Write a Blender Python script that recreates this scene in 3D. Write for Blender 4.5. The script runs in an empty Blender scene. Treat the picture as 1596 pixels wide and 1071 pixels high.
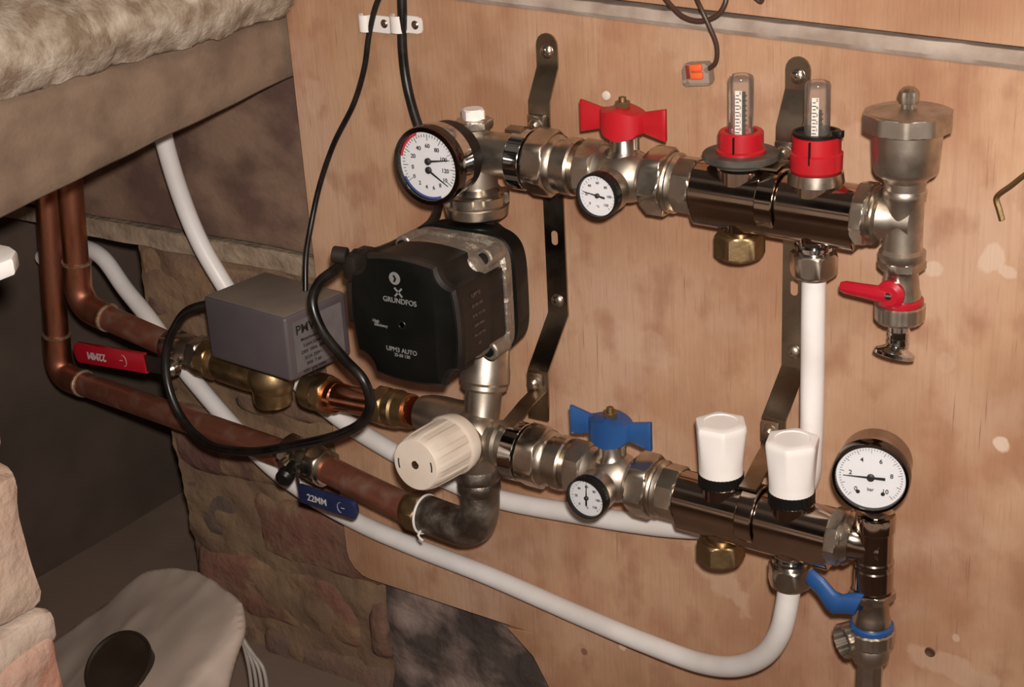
import bpy, bmesh, math, random
from mathutils import Vector, Matrix, noise
random.seed(7)
V = Vector
sc = bpy.context.scene
COL = sc.collection
# ------------------------------------------------------------------ camera
IW, IH, F = 1596.0, 1071.0, 2500.0
dn = V((342, 6115, F)).normalized()
_lx = -4050.0
lf = V((_lx, -(342*_lx+F*F)/6115, F)).normalized()
AX = -lf; AZ = -dn; AY = AZ.cross(AX)          # world axes in (right, down, forward) camera coordinates
R = Matrix((AX, AY, AZ))
CAM = -(R @ V((1050-798, 400-535.5, F))).normalized()*1.12
def at(px, py, y=0.0):                          # point of the plane Y=y seen at photograph pixel
    r = R @ V((px-798, py-535.5, F)); t = (y-CAM.y)/r.y
    return CAM + r*t
def atx(px, py, x):
    r = R @ V((px-798, py-535.5, F)); t = (x-CAM.x)/r.x
    return CAM + r*t
cd = bpy.data.cameras.new('camera'); cam = bpy.data.objects.new('camera', cd); COL.objects.link(cam)
cr = R @ V((1, 0, 0)); cu = R @ V((0, -1, 0)); cb = R @ V((0, 0, -1))
M = Matrix((cr, cu, cb)).transposed().to_4x4(); M.translation = CAM
cam.matrix_world = M
cd.sensor_fit = 'HORIZONTAL'; cd.sensor_width = 36; cd.lens = F/IW*36
cd.clip_start = .02; cd.clip_end = 50
sc.camera = cam
# ------------------------------------------------------------------ light
w = bpy.data.worlds.new('world'); sc.world = w; w.use_nodes = True
wn = w.node_tree; bg = wn.nodes['Background']
tc = wn.nodes.new('ShaderNodeTexCoord'); mp = wn.nodes.new('ShaderNodeMapping')
mp.inputs['Scale'].default_value = (1.2, 1.2, 4)
nz = wn.nodes.new('ShaderNodeTexNoise'); nz.inputs['Scale'].default_value = 1.6; nz.inputs['Detail'].default_value = 3
sx_ = wn.nodes.new('ShaderNodeSeparateXYZ'); ma = wn.nodes.new('ShaderNodeMath'); ma.operation = 'MULTIPLY_ADD'; ma.inputs[1].default_value = .55
mb = wn.nodes.new('ShaderNodeMath'); mb.operation = 'MULTIPLY_ADD'; mb.inputs[1].default_value = .5; mb.inputs[2].default_value = .225
rp = wn.nodes.new('ShaderNodeValToRGB'); E_ = rp.color_ramp.elements  # brown and dark bands added for the polished metal to reflect
E_[0].position = 0; E_[0].color = (.03, .022, .016, 1); E_[1].position = 1; E_[1].color = (.10, .08, .065, 1)
for p_, c_ in ((.24, (.04, .03, .02)), (.30, (.60, .43, .33)), (.44, (.66, .48, .38)), (.485, (.05, .037, .03)), (.56, (.012, .009, .007)), (.70, (.015, .012, .01)), (.76, (.26, .21, .17)), (.86, (.22, .18, .15)), (.90, (.03, .025, .02))):
    e_ = E_.new(p_); e_.color = (*c_, 1)
wn.links.new(tc.outputs['Generated'], mp.inputs[0]); wn.links.new(mp.outputs[0], nz.inputs['Vector'])
wn.links.new(tc.outputs['Generated'], sx_.inputs[0]); wn.links.new(sx_.outputs['Z'], mb.inputs[0])
wn.links.new(nz.outputs['Fac'], ma.inputs[0]); wn.links.new(mb.outputs[0], ma.inputs[2])
wn.links.new(ma.outputs[0], rp.inputs[0]); wn.links.new(rp.outputs[0], bg.inputs[0])
bg.inputs[1].default_value = .55
def area(name, loc, target, size, power, color):
    l = bpy.data.lights.new(name, 'AREA'); l.shape = 'DISK'; l.size = size; l.energy = power; l.color = color
    o = bpy.data.objects.new(name, l); COL.objects.link(o); o.location = loc
    o.rotation_euler = (V(target)-V(loc)).to_track_quat('-Z', 'Y').to_euler(); return o
fl = bpy.data.lights.new('phone_flash', 'SPOT'); fl.energy = 52; fl.spot_size = math.radians(95); fl.spot_blend = 1; fl.shadow_soft_size = .012; fl.color = (1, .93, .87)
flash = bpy.data.objects.new('phone_flash', fl); COL.objects.link(flash); flash.location = CAM + cu*.035 + cr*.012 + cb*.01
flash.rotation_euler = (V((.03, 0, .13))-flash.location).to_track_quat('-Z', 'Y').to_euler()
fill_l = area('added_fill_light', (.55, -.75, 1.15), (0, 0, 0), .35, 3.0, (1, .80, .62))  # warm fill light added from above, no lamp is seen there
sc.view_settings.view_transform = 'Standard'; sc.view_settings.look = 'None'
sc.view_settings.exposure = 0; sc.view_settings.gamma = 1
# ------------------------------------------------------------------ materials
MATS = {}
def mat(name, col, rough=.5, metal=0, n_scale=0, n_col=None, n_lo=.4, n_hi=.65, bump=0, b_scale=200, stretch=(1, 1, 1),
        coat=0, rvar=0, spec=.5, detail=6):
    m = bpy.data.materials.new(name); m.use_nodes = True; t = m.node_tree; b = t.nodes['Principled BSDF']
    b.inputs['Base Color'].default_value = (*col, 1); b.inputs['Roughness'].default_value = rough
    b.inputs['Metallic'].default_value = metal; b.inputs['Coat Weight'].default_value = coat
    b.inputs['Specular IOR Level'].default_value = spec
    tc = t.nodes.new('ShaderNodeTexCoord'); mp = t.nodes.new('ShaderNodeMapping'); mp.inputs['Scale'].default_value = stretch
    t.links.new(tc.outputs['Object'], mp.inputs[0])
    if n_col:
        n = t.nodes.new('ShaderNodeTexNoise'); n.inputs['Scale'].default_value = n_scale; n.inputs['Detail'].default_value = detail
        r = t.nodes.new('ShaderNodeValToRGB')
        r.color_ramp.elements[0].position = n_lo; r.color_ramp.elements[1].position = n_hi
        r.color_ramp.elements[0].color = (*col, 1); r.color_ramp.elements[1].color = (*n_col, 1)
        t.links.new(mp.outputs[0], n.inputs['Vector']); t.links.new(n.outputs['Fac'], r.inputs[0])
        t.links.new(r.outputs[0], b.inputs['Base Color'])
        if rvar:
            mr = t.nodes.new('ShaderNodeMapRange'); mr.inputs[1].default_value = n_lo; mr.inputs[2].default_value = n_hi
            mr.inputs[3].default_value = rough; mr.inputs[4].default_value = min(1, rough+rvar)
            t.links.new(n.outputs['Fac'], mr.inputs[0]); t.links.new(mr.outputs[0], b.inputs['Roughness'])
    if bump:
        n2 = t.nodes.new('ShaderNodeTexNoise'); n2.inputs['Scale'].default_value = b_scale; n2.inputs['Detail'].default_value = 5
        bp = t.nodes.new('ShaderNodeBump'); bp.inputs['Strength'].default_value = min(1, bump); bp.inputs['Distance'].default_value = .002*bump
        t.links.new(mp.outputs[0], n2.inputs['Vector']); t.links.new(n2.outputs['Fac'], bp.inputs['Height'])
        t.links.new(bp.outputs[0], b.inputs['Normal'])
    MATS[name] = m; return m
nickel = mat('nickel_plate', (.60, .53, .45), .24, 1, 60, (.42, .36, .29), bump=.12, b_scale=160, rvar=.15)
nickel_cast = mat('cast_nickel', (.56, .49, .41), .36, 1, 90, (.40, .34, .28), bump=.10, b_scale=1100, rvar=.12)
chrome = mat('chrome_plate', (.66, .66, .66), .09, 1, 40, (.52, .51, .50), bump=.05, b_scale=120)
darkrail = mat('black_nickel_rail', (.52, .42, .35), .09, 1, 20, (.40, .31, .25), bump=.06, b_scale=60, rvar=.1)
mat('chrome_dark_reflection', (.10, .09, .085), .12, 1)  # gauge bezel chrome with its dark reflection put into the colour
steel = mat('zinc_strap', (.46, .39, .30), .20, 1, 30, (.30, .24, .18), bump=.15, b_scale=60, rvar=.2)
castiron = mat('dull_nickel_elbow', (.20, .17, .14), .40, 1, 70, (.34, .30, .26), bump=.4, b_scale=500, rvar=.2)
brass = mat('old_brass', (.46, .32, .16), .36, 1, 70, (.28, .19, .10), bump=.25, b_scale=350, rvar=.2)
copper = mat('tarnished_copper', (.62, .25, .14), .34, 1, 45, (.34, .135, .085), bump=.2, b_scale=250, rvar=.25, stretch=(1, 1, .5))
copperb = mat('bright_copper', (.80, .36, .20), .22, 1, 60, (.6, .25, .14), bump=.1, b_scale=250)
copperd = mat('dusty_copper', (.44, .165, .105), .42, .8, 55, (.42, .26, .19), .50, .72, bump=.3, b_scale=250, rvar=.2)
solder = mat('solder', (.62, .52, .40), .45, .8, 200, (.4, .2, .1), bump=.4, b_scale=500)
blackp = mat('black_plastic', (.0035, .0042, .0038), .36, 0, 30, (.006, .006, .005), bump=.05, b_scale=900, rvar=.1, spec=.2)
blackd = mat('dusty_black_plastic', (.010, .0075, .006), .45, 0, 18, (.040, .027, .020), .45, .8, bump=.12, b_scale=700, rvar=.3, spec=.25)
rubber = mat('black_cable_sheath', (.005, .004, .0035), .30, 0, 50, (.012, .009, .007), bump=.1, b_scale=400, rvar=.2)
blackring = mat('black_nylon', (.006, .0055, .005), .38, spec=.3)
greydisc = mat('grey_nylon', (.035, .032, .026), .5, 0, 40, (.10, .085, .07))
alu = mat('dusty_cast_aluminium', (.44, .39, .33), .38, .8, 60, (.27, .22, .18), bump=.7, b_scale=260, rvar=.2)
redp = mat('red_plastic', (.47, .009, .016), .38, 0, 30, (.38, .008, .014), bump=.08, b_scale=500)
redm = mat('red_enamel', (.40, .008, .020), .27, 0, bump=.1, b_scale=300)
bluep = mat('blue_plastic', (.014, .065, .21), .38, 0, 30, (.02, .085, .25), bump=.1, b_scale=500)
blued = mat('dark_blue_sleeve', (.009, .016, .062), .45, 0, 60, (.015, .024, .075), bump=.2, b_scale=500)
whitep = mat('white_plastic', (.86, .81, .77), .35, 0, 30, (.80, .74, .70), bump=.05, b_scale=300)
cream = mat('cream_plastic', (.72, .62, .52), .42, 0, 30, (.66, .55, .45), bump=.05, b_scale=300)
pipew = mat('white_plastic_pipe', (.80, .76, .73), .38, 0, 22, (.70, .65, .61), bump=.1, b_scale=120, rvar=.2)
piped = mat('dusty_white_pipe', (.36, .32, .28), .55, 0, 25, (.27, .23, .20), bump=.2, b_scale=150)
dialm = mat('dial_white', (.80, .79, .80), .5)
ink = mat('black_ink', (.02, .018, .018), .5)
inkgrey = mat('grey_print', (.20, .20, .19), .5)
inkwhite = mat('white_print', (.55, .52, .50), .5)
inkred = mat('red_print', (.60, .04, .06), .5)
inkblue = mat('blue_print', (.06, .09, .28), .5)
boxgrey = mat('grey_box_plastic', (.080, .066, .073), .5, 0, 12, (.105, .085, .088), bump=.1, b_scale=500)
labelm = mat('silver_label', (.17, .15, .15), .45, 0, 60, (.14, .12, .12))
dust = mat('dusty_lid', (.17, .132, .102), .8, 0, 14, (.115, .092, .08), bump=.3, b_scale=300)
ply = None
timber = mat('old_joist_timber', (.25, .172, .118), .8, 0, 26, (.165, .108, .073), .42, .66, bump=.4, b_scale=300, stretch=(1.5, 1, 1.2), detail=14)
timber2 = mat('dark_lintel_timber', (.25, .155, .105), .8, 0, 15, (.115, .062, .046), .40, .62, bump=.5, b_scale=200, stretch=(1, 1, 1.4), detail=14)
slabm = mat('rough_slab', (.24, .172, .115), .9, 0, 55, (.52, .445, .355), .38, .66, bump=.8, b_scale=300, detail=14)
dirt = mat('dirt_floor', (.19, .130, .095), .95, 0, 7, (.24, .165, .125), bump=.35, b_scale=160)
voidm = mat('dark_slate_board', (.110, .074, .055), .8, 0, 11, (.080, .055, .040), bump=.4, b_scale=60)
sackm = mat('dusty_sack', (.50, .40, .335), .62, 0, 9, (.36, .285, .235), bump=.35, b_scale=40, rvar=.1)
mortar = mat('lime_mortar', (.25, .160, .090), .95, 0, 14, (.15, .085, .055), bump=1, b_scale=110)
palemortar = mat('pale_mortar', (.36, .265, .185), .95, 0, 60, (.24, .17, .115), bump=1, b_scale=140)
greystone = mat('grey_stone', (.060, .044, .036), .9, 0, 19, (.27, .195, .165), .42, .60, bump=1.5, b_scale=95, detail=13)
clearp = None

def brick_mat(name, cols, rough=.9, smear=.85, smc=(.25, .155, .085)):
    m = bpy.data.materials.new(name); m.use_nodes = True; t = m.node_tree; b = t.nodes['Principled BSDF']
    g = t.nodes.new('ShaderNodeNewGeometry'); r = t.nodes.new('ShaderNodeValToRGB')
    e = r.color_ramp.elements
    e[0].color = (*cols[0], 1); e[0].position = 0
    e[1].color = (*cols[-1], 1); e[1].position = 1
    for i, c in enumerate(cols[1:-1]):
        x = e.new((i+1)/(len(cols)-1)); x.color = (*c, 1)
    t.links.new(g.outputs['Random Per Island'], r.inputs[0])
    tc = t.nodes.new('ShaderNodeTexCoord')
    n = t.nodes.new('ShaderNodeTexNoise'); n.inputs['Scale'].default_value = 24; n.inputs['Detail'].default_value = 8
    t.links.new(tc.outputs['Object'], n.inputs['Vector'])
    rr = t.nodes.new('ShaderNodeValToRGB'); rr.color_ramp.elements[0].position = .45; rr.color_ramp.elements[1].position = .68
    rr.color_ramp.elements[0].color = (0, 0, 0, 1); rr.color_ramp.elements[1].color = (.85, .85, .85, 1)
    t.links.new(n.outputs['Fac'], rr.inputs[0])
    mx = t.nodes.new('ShaderNodeMix'); mx.data_type = 'RGBA'
    t.links.new(rr.outputs[0], mx.inputs['Factor']); t.links.new(r.outputs[0], mx.inputs['A'])
    mx.inputs['B'].default_value = (*cols[-1], 1)
    n3 = t.nodes.new('ShaderNodeTexNoise'); n3.inputs['Scale'].default_value = 9; n3.inputs['Detail'].default_value = 9; n3.inputs['Distortion'].default_value = .6
    r3 = t.nodes.new('ShaderNodeValToRGB'); r3.color_ramp.elements[0].position = .50; r3.color_ramp.elements[1].position = .56
    r3.color_ramp.elements[0].color = (0, 0, 0, 1); r3.color_ramp.elements[1].color = (smear,)*3+(1,)
    m3 = t.nodes.new('ShaderNodeMix'); m3.data_type = 'RGBA'; m3.inputs['B'].default_value = (*smc, 1)
    t.links.new(tc.outputs['Object'], n3.inputs['Vector']); t.links.new(n3.outputs['Fac'], r3.inputs[0]); t.links.new(r3.outputs[0], m3.inputs['Factor'])
    t.links.new(mx.outputs['Result'], m3.inputs['A'])
    t.links.new(m3.outputs['Result'], b.inputs['Base Color']); b.inputs['Roughness'].default_value = rough
    bp = t.nodes.new('ShaderNodeBump'); bp.inputs['Strength'].default_value = 1; bp.inputs['Distance'].default_value = .004
    n2 = t.nodes.new('ShaderNodeTexNoise'); n2.inputs['Scale'].default_value = 70; n2.inputs['Detail'].default_value = 8
    t.links.new(tc.outputs['Object'], n2.inputs['Vector']); t.links.new(n2.outputs['Fac'], bp.inputs['Height'])
    t.links.new(bp.outputs[0], b.inputs['Normal'])
    return m
brickm = brick_mat('old_brick', [(.19, .072, .048), (.13, .066, .052), (.24, .095, .060), (.13, .092, .074), (.20, .11, .072)])
pierm = brick_mat('pink_brick', [(.50, .24, .17), (.55, .28, .20), (.46, .22, .15), (.58, .44, .34)], smear=.45, smc=(.62, .47, .38))

def ply_mat():
    m = bpy.data.materials.new('plywood'); m.use_nodes = True; t = m.node_tree; b = t.nodes['Principled BSDF']; L = t.links.new
    tc = t.nodes.new('ShaderNodeTexCoord')
    def nz(scale, st, d=6):
        mp = t.nodes.new('ShaderNodeMapping'); mp.inputs['Scale'].default_value = st; L(tc.outputs['Object'], mp.inputs[0])
        n = t.nodes.new('ShaderNodeTexNoise'); n.inputs['Scale'].default_value = scale; n.inputs['Detail'].default_value = d
        L(mp.outputs[0], n.inputs['Vector']); return n.outputs['Fac']
    def ramp(f, a, b_, pa, pb):
        r = t.nodes.new('ShaderNodeValToRGB'); e = r.color_ramp.elements
        e[0].position = pa; e[1].position = pb; e[0].color = (*a, 1); e[1].color = (*b_, 1); L(f, r.inputs[0]); return r.outputs[0]
    def mixc(f, a, b_):
        x = t.nodes.new('ShaderNodeMix'); x.data_type = 'RGBA'
        L(f, x.inputs['Factor'])
        for k, v in (('A', a), ('B', b_)):
            if isinstance(v, tuple): x.inputs[k].default_value = (*v, 1)
            else: L(v, x.inputs[k])
        return x.outputs['Result']
    base = ramp(nz(6, (1.3, 1, 1), 9), (.345, .178, .098), (.52, .318, .195), .38, .62)
    blot = ramp(nz(17, (1, 1, .8), 10), (0, 0, 0), (.75, .75, .75), .48, .68)
    base = mixc(blot, base, (.37, .175, .098))
    blot2 = ramp(nz(9.3, (.9, 1.7, 1.1), 10), (0, 0, 0), (.7, .7, .7), .50, .66)
    base = mixc(blot2, base, (.52, .335, .235))
    blot3 = ramp(nz(34, (1, 1, .7), 8), (0, 0, 0), (.55, .55, .55), .52, .66)
    base = mixc(blot3, base, (.31, .145, .082))
    grain = ramp(nz(9, (26, 1, 1.1), 5), (0, 0, 0), (.22, .22, .22), .54, .70)
    base = mixc(grain, base, (.30, .15, .08))
    fib = ramp(nz(20, (34, 1, .9), 4), (0, 0, 0), (.8, .8, .8), .64, .72)
    base = mixc(fib, base, (.24, .12, .07))
    # pale filler smears and knocks, each with its own shape
    wob = nz(60, (1, 1, 1), 8)
    def patch(base, px, py, rx, rz, ang, colr, amt):
        c = at(px, py, 0)
        mp = t.nodes.new('ShaderNodeMapping'); mp.vector_type = 'TEXTURE'
        mp.inputs['Location'].default_value = (c.x, 0, c.z); mp.inputs['Rotation'].default_value = (0, math.radians(ang), 0)
        mp.inputs['Scale'].default_value = (rx, 1, rz); L(tc.outputs['Object'], mp.inputs[0])
        ln = t.nodes.new('ShaderNodeVectorMath'); ln.operation = 'LENGTH'; L(mp.outputs[0], ln.inputs[0])
        ad = t.nodes.new('ShaderNodeMath'); ad.operation = 'MULTIPLY_ADD'; L(wob, ad.inputs[0]); ad.inputs[1].default_value = 1.7; L(ln.outputs['Value'], ad.inputs[2])
        f = ramp(ad.outputs[0], (amt,)*3, (0, 0, 0), 0, 1)
        mr = t.nodes.new('ShaderNodeMapRange'); mr.inputs[1].default_value = 1.55; mr.inputs[2].default_value = 1.8
        mr.inputs[3].default_value = amt; mr.inputs[4].default_value = 0; L(ad.outputs[0], mr.inputs[0])
        return mixc(mr.outputs[0], base, colr)
    pale = (.54, .36, .25)
    for a in [(1456, 418, .0075, .0065, 0, (.60, .44, .33), .75), (1545, 402, .008, .012, 20, (.60, .44, .33), .75), (1570, 425, .007, .005, 0, (.60, .44, .33), .75),
              (1110, 880, .016, .046, -38, pale, .6), (1050, 790, .03, .018, 0, pale, .5), (1480, 1040, .04, .012, 10, pale, .55),
              (1558, 693, .006, .006, 0, (.75, .6, .48), .7), (700, 890, .005, .004, 0, pale, .5), (970, 1008, .004, .004, 0, (.7, .5, .36), .8),
              (490, 150, .012, .02, 0, pale, .5), (1490, 995, .003, .004, 0, pale, .9), (1080, 70, .03, .02, 0, pale, .35),
              (1330, 250, .03, .03, 0, pale, .4), (1000, 540, .03, .02, 20, pale, .35), (910, 1016, .004, .004, 0, (.2, .09, .05), .8),
              (1475, 565, .006, .01, 0, pale, .4), (1230, 760, .03, .02, 0, pale, .3)]:
        base = patch(base, *a)
    L(base, b.inputs['Base Color']); b.inputs['Roughness'].default_value = .62
    b.inputs['Specular IOR Level'].default_value = .3
    bp = t.nodes.new('ShaderNodeBump'); bp.inputs['Strength'].default_value = .35; bp.inputs['Distance'].default_value = .0012
    L(nz(30, (14, 1, 1.5), 6), bp.inputs['Height']); L(bp.outputs[0], b.inputs['Normal'])
    return m
ply = ply_mat()
tape = mat('grey_cement_strip', (.30, .225, .175), .85, 0, 30, (.45, .37, .31), .38, .62, bump=.6, b_scale=90)

def clear_mat(name, tint, amt, haze=0):
    m = bpy.data.materials.new(name); m.use_nodes = True; t = m.node_tree
    for n in list(t.nodes):
        if n.type == 'BSDF_PRINCIPLED': t.nodes.remove(n)
    out = [n for n in t.nodes if n.type == 'OUTPUT_MATERIAL'][0]
    tr = t.nodes.new('ShaderNodeBsdfTransparent'); tr.inputs[0].default_value = (*tint, 1)
    gl = t.nodes.new('ShaderNodeBsdfGlossy'); gl.inputs['Roughness'].default_value = .06
    fr = t.nodes.new('ShaderNodeFresnel'); fr.inputs[0].default_value = 1.45
    ml = t.nodes.new('ShaderNodeMath'); ml.operation = 'MULTIPLY_ADD'; ml.inputs[1].default_value = amt; ml.inputs[2].default_value = .01; ml.use_clamp = True
    mx = t.nodes.new('ShaderNodeMixShader')
    t.links.new(fr.outputs[0], ml.inputs[0]); t.links.new(ml.outputs[0], mx.inputs[0])
    if haze:                                     # whitish diffuse mixed in, brightens the clear plastic
        df = t.nodes.new('ShaderNodeBsdfDiffuse'); df.inputs[0].default_value = (.75, .66, .58, 1)
        hx = t.nodes.new('ShaderNodeMixShader'); hx.inputs[0].default_value = haze
        t.links.new(tr.outputs[0], hx.inputs[1]); t.links.new(df.outputs[0], hx.inputs[2]); tr = hx
    t.links.new(tr.outputs[0], mx.inputs[1]); t.links.new(gl.outputs[0], mx.inputs[2]); t.links.new(mx.outputs[0], out.inputs[0])
    return m
clearp = clear_mat('clear_plastic', (.97, .95, .93), .8, .09)
lensm = clear_mat('clear_lens', (.985, .985, .985), .35)

# ------------------------------------------------------------------ mesh helpers
def basis(d, up=None):
    d = V(d).normalized(); u = V(up) if up else (V((0, 0, 1)) if abs(d.z) < .9 else V((1, 0, 0)))
    r = d.cross(u).normalized(); return r, r.cross(d).normalized(), d       # right, up, dir
class G:
    def __init__(s): s.b = bmesh.new()
    def loft(s, rings, closed=True, caps=True, mi=0):
        b = s.b; R_ = [[b.verts.new(p) for p in r] for r in rings]; n = len(R_[0])
        for a, c in zip(R_, R_[1:]):
            for i in range(n if closed else n-1):
                j = (i+1) % n
                try: b.faces.new((a[i], a[j], c[j], c[i])).material_index = mi
                except ValueError: pass
        if caps:
            b.faces.new(R_[0][::-1]).material_index = mi; b.faces.new(R_[-1]).material_index = mi
        return s
    def lathe(s, o, d, prof, n=40, up=None, rot=0, caps=True, mod=None, mi=0):
        o = V(o); r, u, d = basis(d, up); rings = []
        for t, rad in prof:
            ring = []
            for i in range(n):
                a = 2*math.pi*i/n+rot; q = max(rad, 1e-5)*(mod(a, t) if mod else 1)
                ring.append(o+d*t+r*math.cos(a)*q+u*math.sin(a)*q)
            rings.append(ring)
        return s.loft(rings, True, caps, mi)
    def cyl(s, o, d, L, r, n=40, ch=None, up=None, rot=0, mi=0):
        c = min(.0006, r*.1, L*.2) if ch is None else ch
        return s.lathe(o, d, [(0, r-c), (c, r), (L-c, r), (L, r-c)], n, up, rot, mi=mi)
    def hexn(s, o, d, L, r, n=6, rot=0, ch=None, up=None):     # nut: flats with chamfered rims, r = half width across flats
        R2 = r/math.cos(math.pi/n); c = ch if ch is not None else min(.0016, L*.12)
        o = V(o); rr, u, d = basis(d, up); N = 8*n; rings = []
        for t, lim in ((0, r*1.0), (c*.5, r*1.07), (c, R2), (L-c, R2), (L-c*.5, r*1.07), (L, r*1.0)):
            ring = []
            for i in range(N):
                a = 2*math.pi*i/N
                k = (a-rot+math.pi/n) % (2*math.pi/n)-math.pi/n
                q = min(r/math.cos(k), lim)
                ring.append(o+d*t+rr*math.cos(a)*q+u*math.sin(a)*q)
            rings.append(ring)
        return s.loft(rings)
    def tube(s, pts, r, n=16, sub=8, caps=True):
        P = smooth_path([V(p) for p in pts], sub) if sub > 1 else [V(p) for p in pts]
        N = len(P); rad = r if callable(r) else (lambda t: r)
        T = [(P[min(i+1, N-1)]-P[max(i-1, 0)]).normalized() for i in range(N)]
        ref = basis(T[0])[0]; rings = []
        for i in range(N):
            ref = (ref-T[i]*ref.dot(T[i])).normalized(); up = T[i].cross(ref); q = rad(i/(N-1))
            rings.append([P[i]+ref*math.cos(2*math.pi*k/n)*q+up*math.sin(2*math.pi*k/n)*q for k in range(n)])
        return s.loft(rings, True, caps)
    def box(s, c, sz, ax=None, bev=0, seg=2, mi=0):
        c = V(c); ax = ax or (V((1, 0, 0)), V((0, 1, 0)), V((0, 0, 1)))
        t = bmesh.new(); bmesh.ops.create_cube(t, size=1)
        for v in t.verts: v.co = V((v.co.x*sz[0], v.co.y*sz[1], v.co.z*sz[2]))
        if bev: bmesh.ops.bevel(t, geom=list(t.edges), offset=bev, segments=seg, affect='EDGES', profile=.5)
        Mx = Matrix((ax[0], ax[1], ax[2])).transposed().to_4x4(); Mx.translation = c
        t.transform(Mx); s.add(t, mi); return s
    def add(s, t, mi=0):
        me = bpy.data.meshes.new('t'); t.to_mesh(me); t.free(); k = len(s.b.faces); s.b.from_mesh(me); bpy.data.meshes.remove(me)
        if mi:
            s.b.faces.ensure_lookup_table()
            for f in s.b.faces[k:]: f.material_index = mi
    def prism(s, pts2, o, r, u, d, L, bev=0, seg=2, mi=0):       # outline in (r,u) pushed along d
        t = bmesh.new(); o, r, u, d = V(o), V(r).normalized(), V(u).normalized(), V(d).normalized()
        a = [t.verts.new(o+r*x+u*y) for x, y in pts2]; b = [t.verts.new(o+r*x+u*y+d*L) for x, y in pts2]
        t.faces.new(a); t.faces.new(b[::-1])
        for i in range(len(a)): t.faces.new((a[i], b[i], b[(i+1) % len(a)], a[(i+1) % len(a)]))
        bmesh.ops.recalc_face_normals(t, faces=t.faces)
        if bev:
            es = [e for e in t.edges if abs((e.verts[0].co-e.verts[1].co).normalized().dot(d)) < .5]
            bmesh.ops.bevel(t, geom=es, offset=bev, segments=seg, affect='EDGES', profile=.5)
        s.add(t, mi); return s
    def sphere(s, c, r, sz=(1, 1, 1), n=24):
        c = V(c); rings = []
        for i in range(n//2+1):
            a = math.pi*i/(n//2); q = max(math.sin(a), 1e-3)
            rings.append([c+V((math.cos(2*math.pi*k/n)*q*r*sz[0], math.sin(2*math.pi*k/n)*q*r*sz[1], -math.cos(a)*r*sz[2])) for k in range(n)])
        return s.loft(rings)
    def text(s, body, size, c, r, u, lift=0):
        cu_ = bpy.data.curves.new('t', 'FONT'); cu_.body = body; cu_.size = size; cu_.align_x = 'CENTER'; cu_.align_y = 'CENTER'
        cu_.extrude = .00012; cu_.offset = size*.012
        o = bpy.data.objects.new('t', cu_); COL.objects.link(o)
        dg = bpy.context.evaluated_depsgraph_get(); me = bpy.data.meshes.new_from_object(o.evaluated_get(dg))
        r, u = V(r).normalized(), V(u).normalized(); nn = r.cross(u).normalized(); u = nn.cross(r)
        Mx = Matrix((r, u, nn)).transposed().to_4x4(); Mx.translation = V(c)+nn*lift; me.transform(Mx); s.b.from_mesh(me)
        bpy.data.objects.remove(o); bpy.data.curves.remove(cu_); bpy.data.meshes.remove(me); return s
def smooth_path(P, sub):
    out = []; N = len(P)
    for i in range(N-1):
        a, b, c, d = P[max(i-1, 0)], P[i], P[i+1], P[min(i+2, N-1)]
        if i == 0: a = b*2-c
        if i == N-2: d = c*2-b
        def tj(t, x, y): return t+max((y-x).length, 1e-6)**.5
        t0 = 0; t1 = tj(t0, a, b); t2 = tj(t1, b, c); t3 = tj(t2, c, d)
        for k in range(sub):
            t = t1+(t2-t1)*k/sub
            A1 = a*((t1-t)/(t1-t0))+b*((t-t0)/(t1-t0)); A2 = b*((t2-t)/(t2-t1))+c*((t-t1)/(t2-t1)); A3 = c*((t3-t)/(t3-t2))+d*((t-t2)/(t3-t2))
            B1 = A1*((t2-t)/(t2-t0))+A2*((t-t0)/(t2-t0)); B2 = A2*((t3-t)/(t3-t1))+A3*((t-t1)/(t3-t1))
            out.append(B1*((t2-t)/(t2-t1))+B2*((t-t1)/(t2-t1)))
    out.append(P[-1]); return out
ORG = {}
def mesh_obj(name, g, mats, org, ang=32):
    b = g.b; bmesh.ops.recalc_face_normals(b, faces=b.faces)
    ca = math.radians(ang)
    for f in b.faces: f.smooth = True
    for e in b.edges:
        e.smooth = not (len(e.link_faces) == 2 and e.calc_face_angle(0) > ca)
    me = bpy.data.meshes.new(name)
    for v in b.verts: v.co -= org
    b.to_mesh(me); b.free()
    for m in (mats if isinstance(mats, (list, tuple)) else [mats]): me.materials.append(m)
    o = bpy.data.objects.new(name, me); COL.objects.link(o); return o
def tag(o, label, cat, group=None):
    o['label'] = label; o['category'] = cat
    if group: o['group'] = group
def thing(name, label, cat, loc, group=None):
    o = bpy.data.objects.new(name, None); COL.objects.link(o); o.location = V(loc); o.empty_display_size = .01
    tag(o, label, cat, group); ORG[o] = V(loc); return o
def part(name, g, m, par, label=None, ang=32):
    o = mesh_obj(name, g, m, ORG[par], ang); o.parent = par; ORG[o] = ORG[par]
    if label: o['label'] = label
    return o
def solo(name, g, m, label, cat, loc, group=None, ang=32):
    o = mesh_obj(name, g, m, V(loc), ang); o.location = V(loc); tag(o, label, cat, group); ORG[o] = V(loc); return o
def struct(name, g, m, ang=32):
    o = mesh_obj(name, g, m, V((0, 0, 0)), ang); o['kind'] = 'structure'; ORG[o] = V((0, 0, 0)); return o
X_, Y_, Z_ = V((1, 0, 0)), V((0, 1, 0)), V((0, 0, 1))
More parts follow.
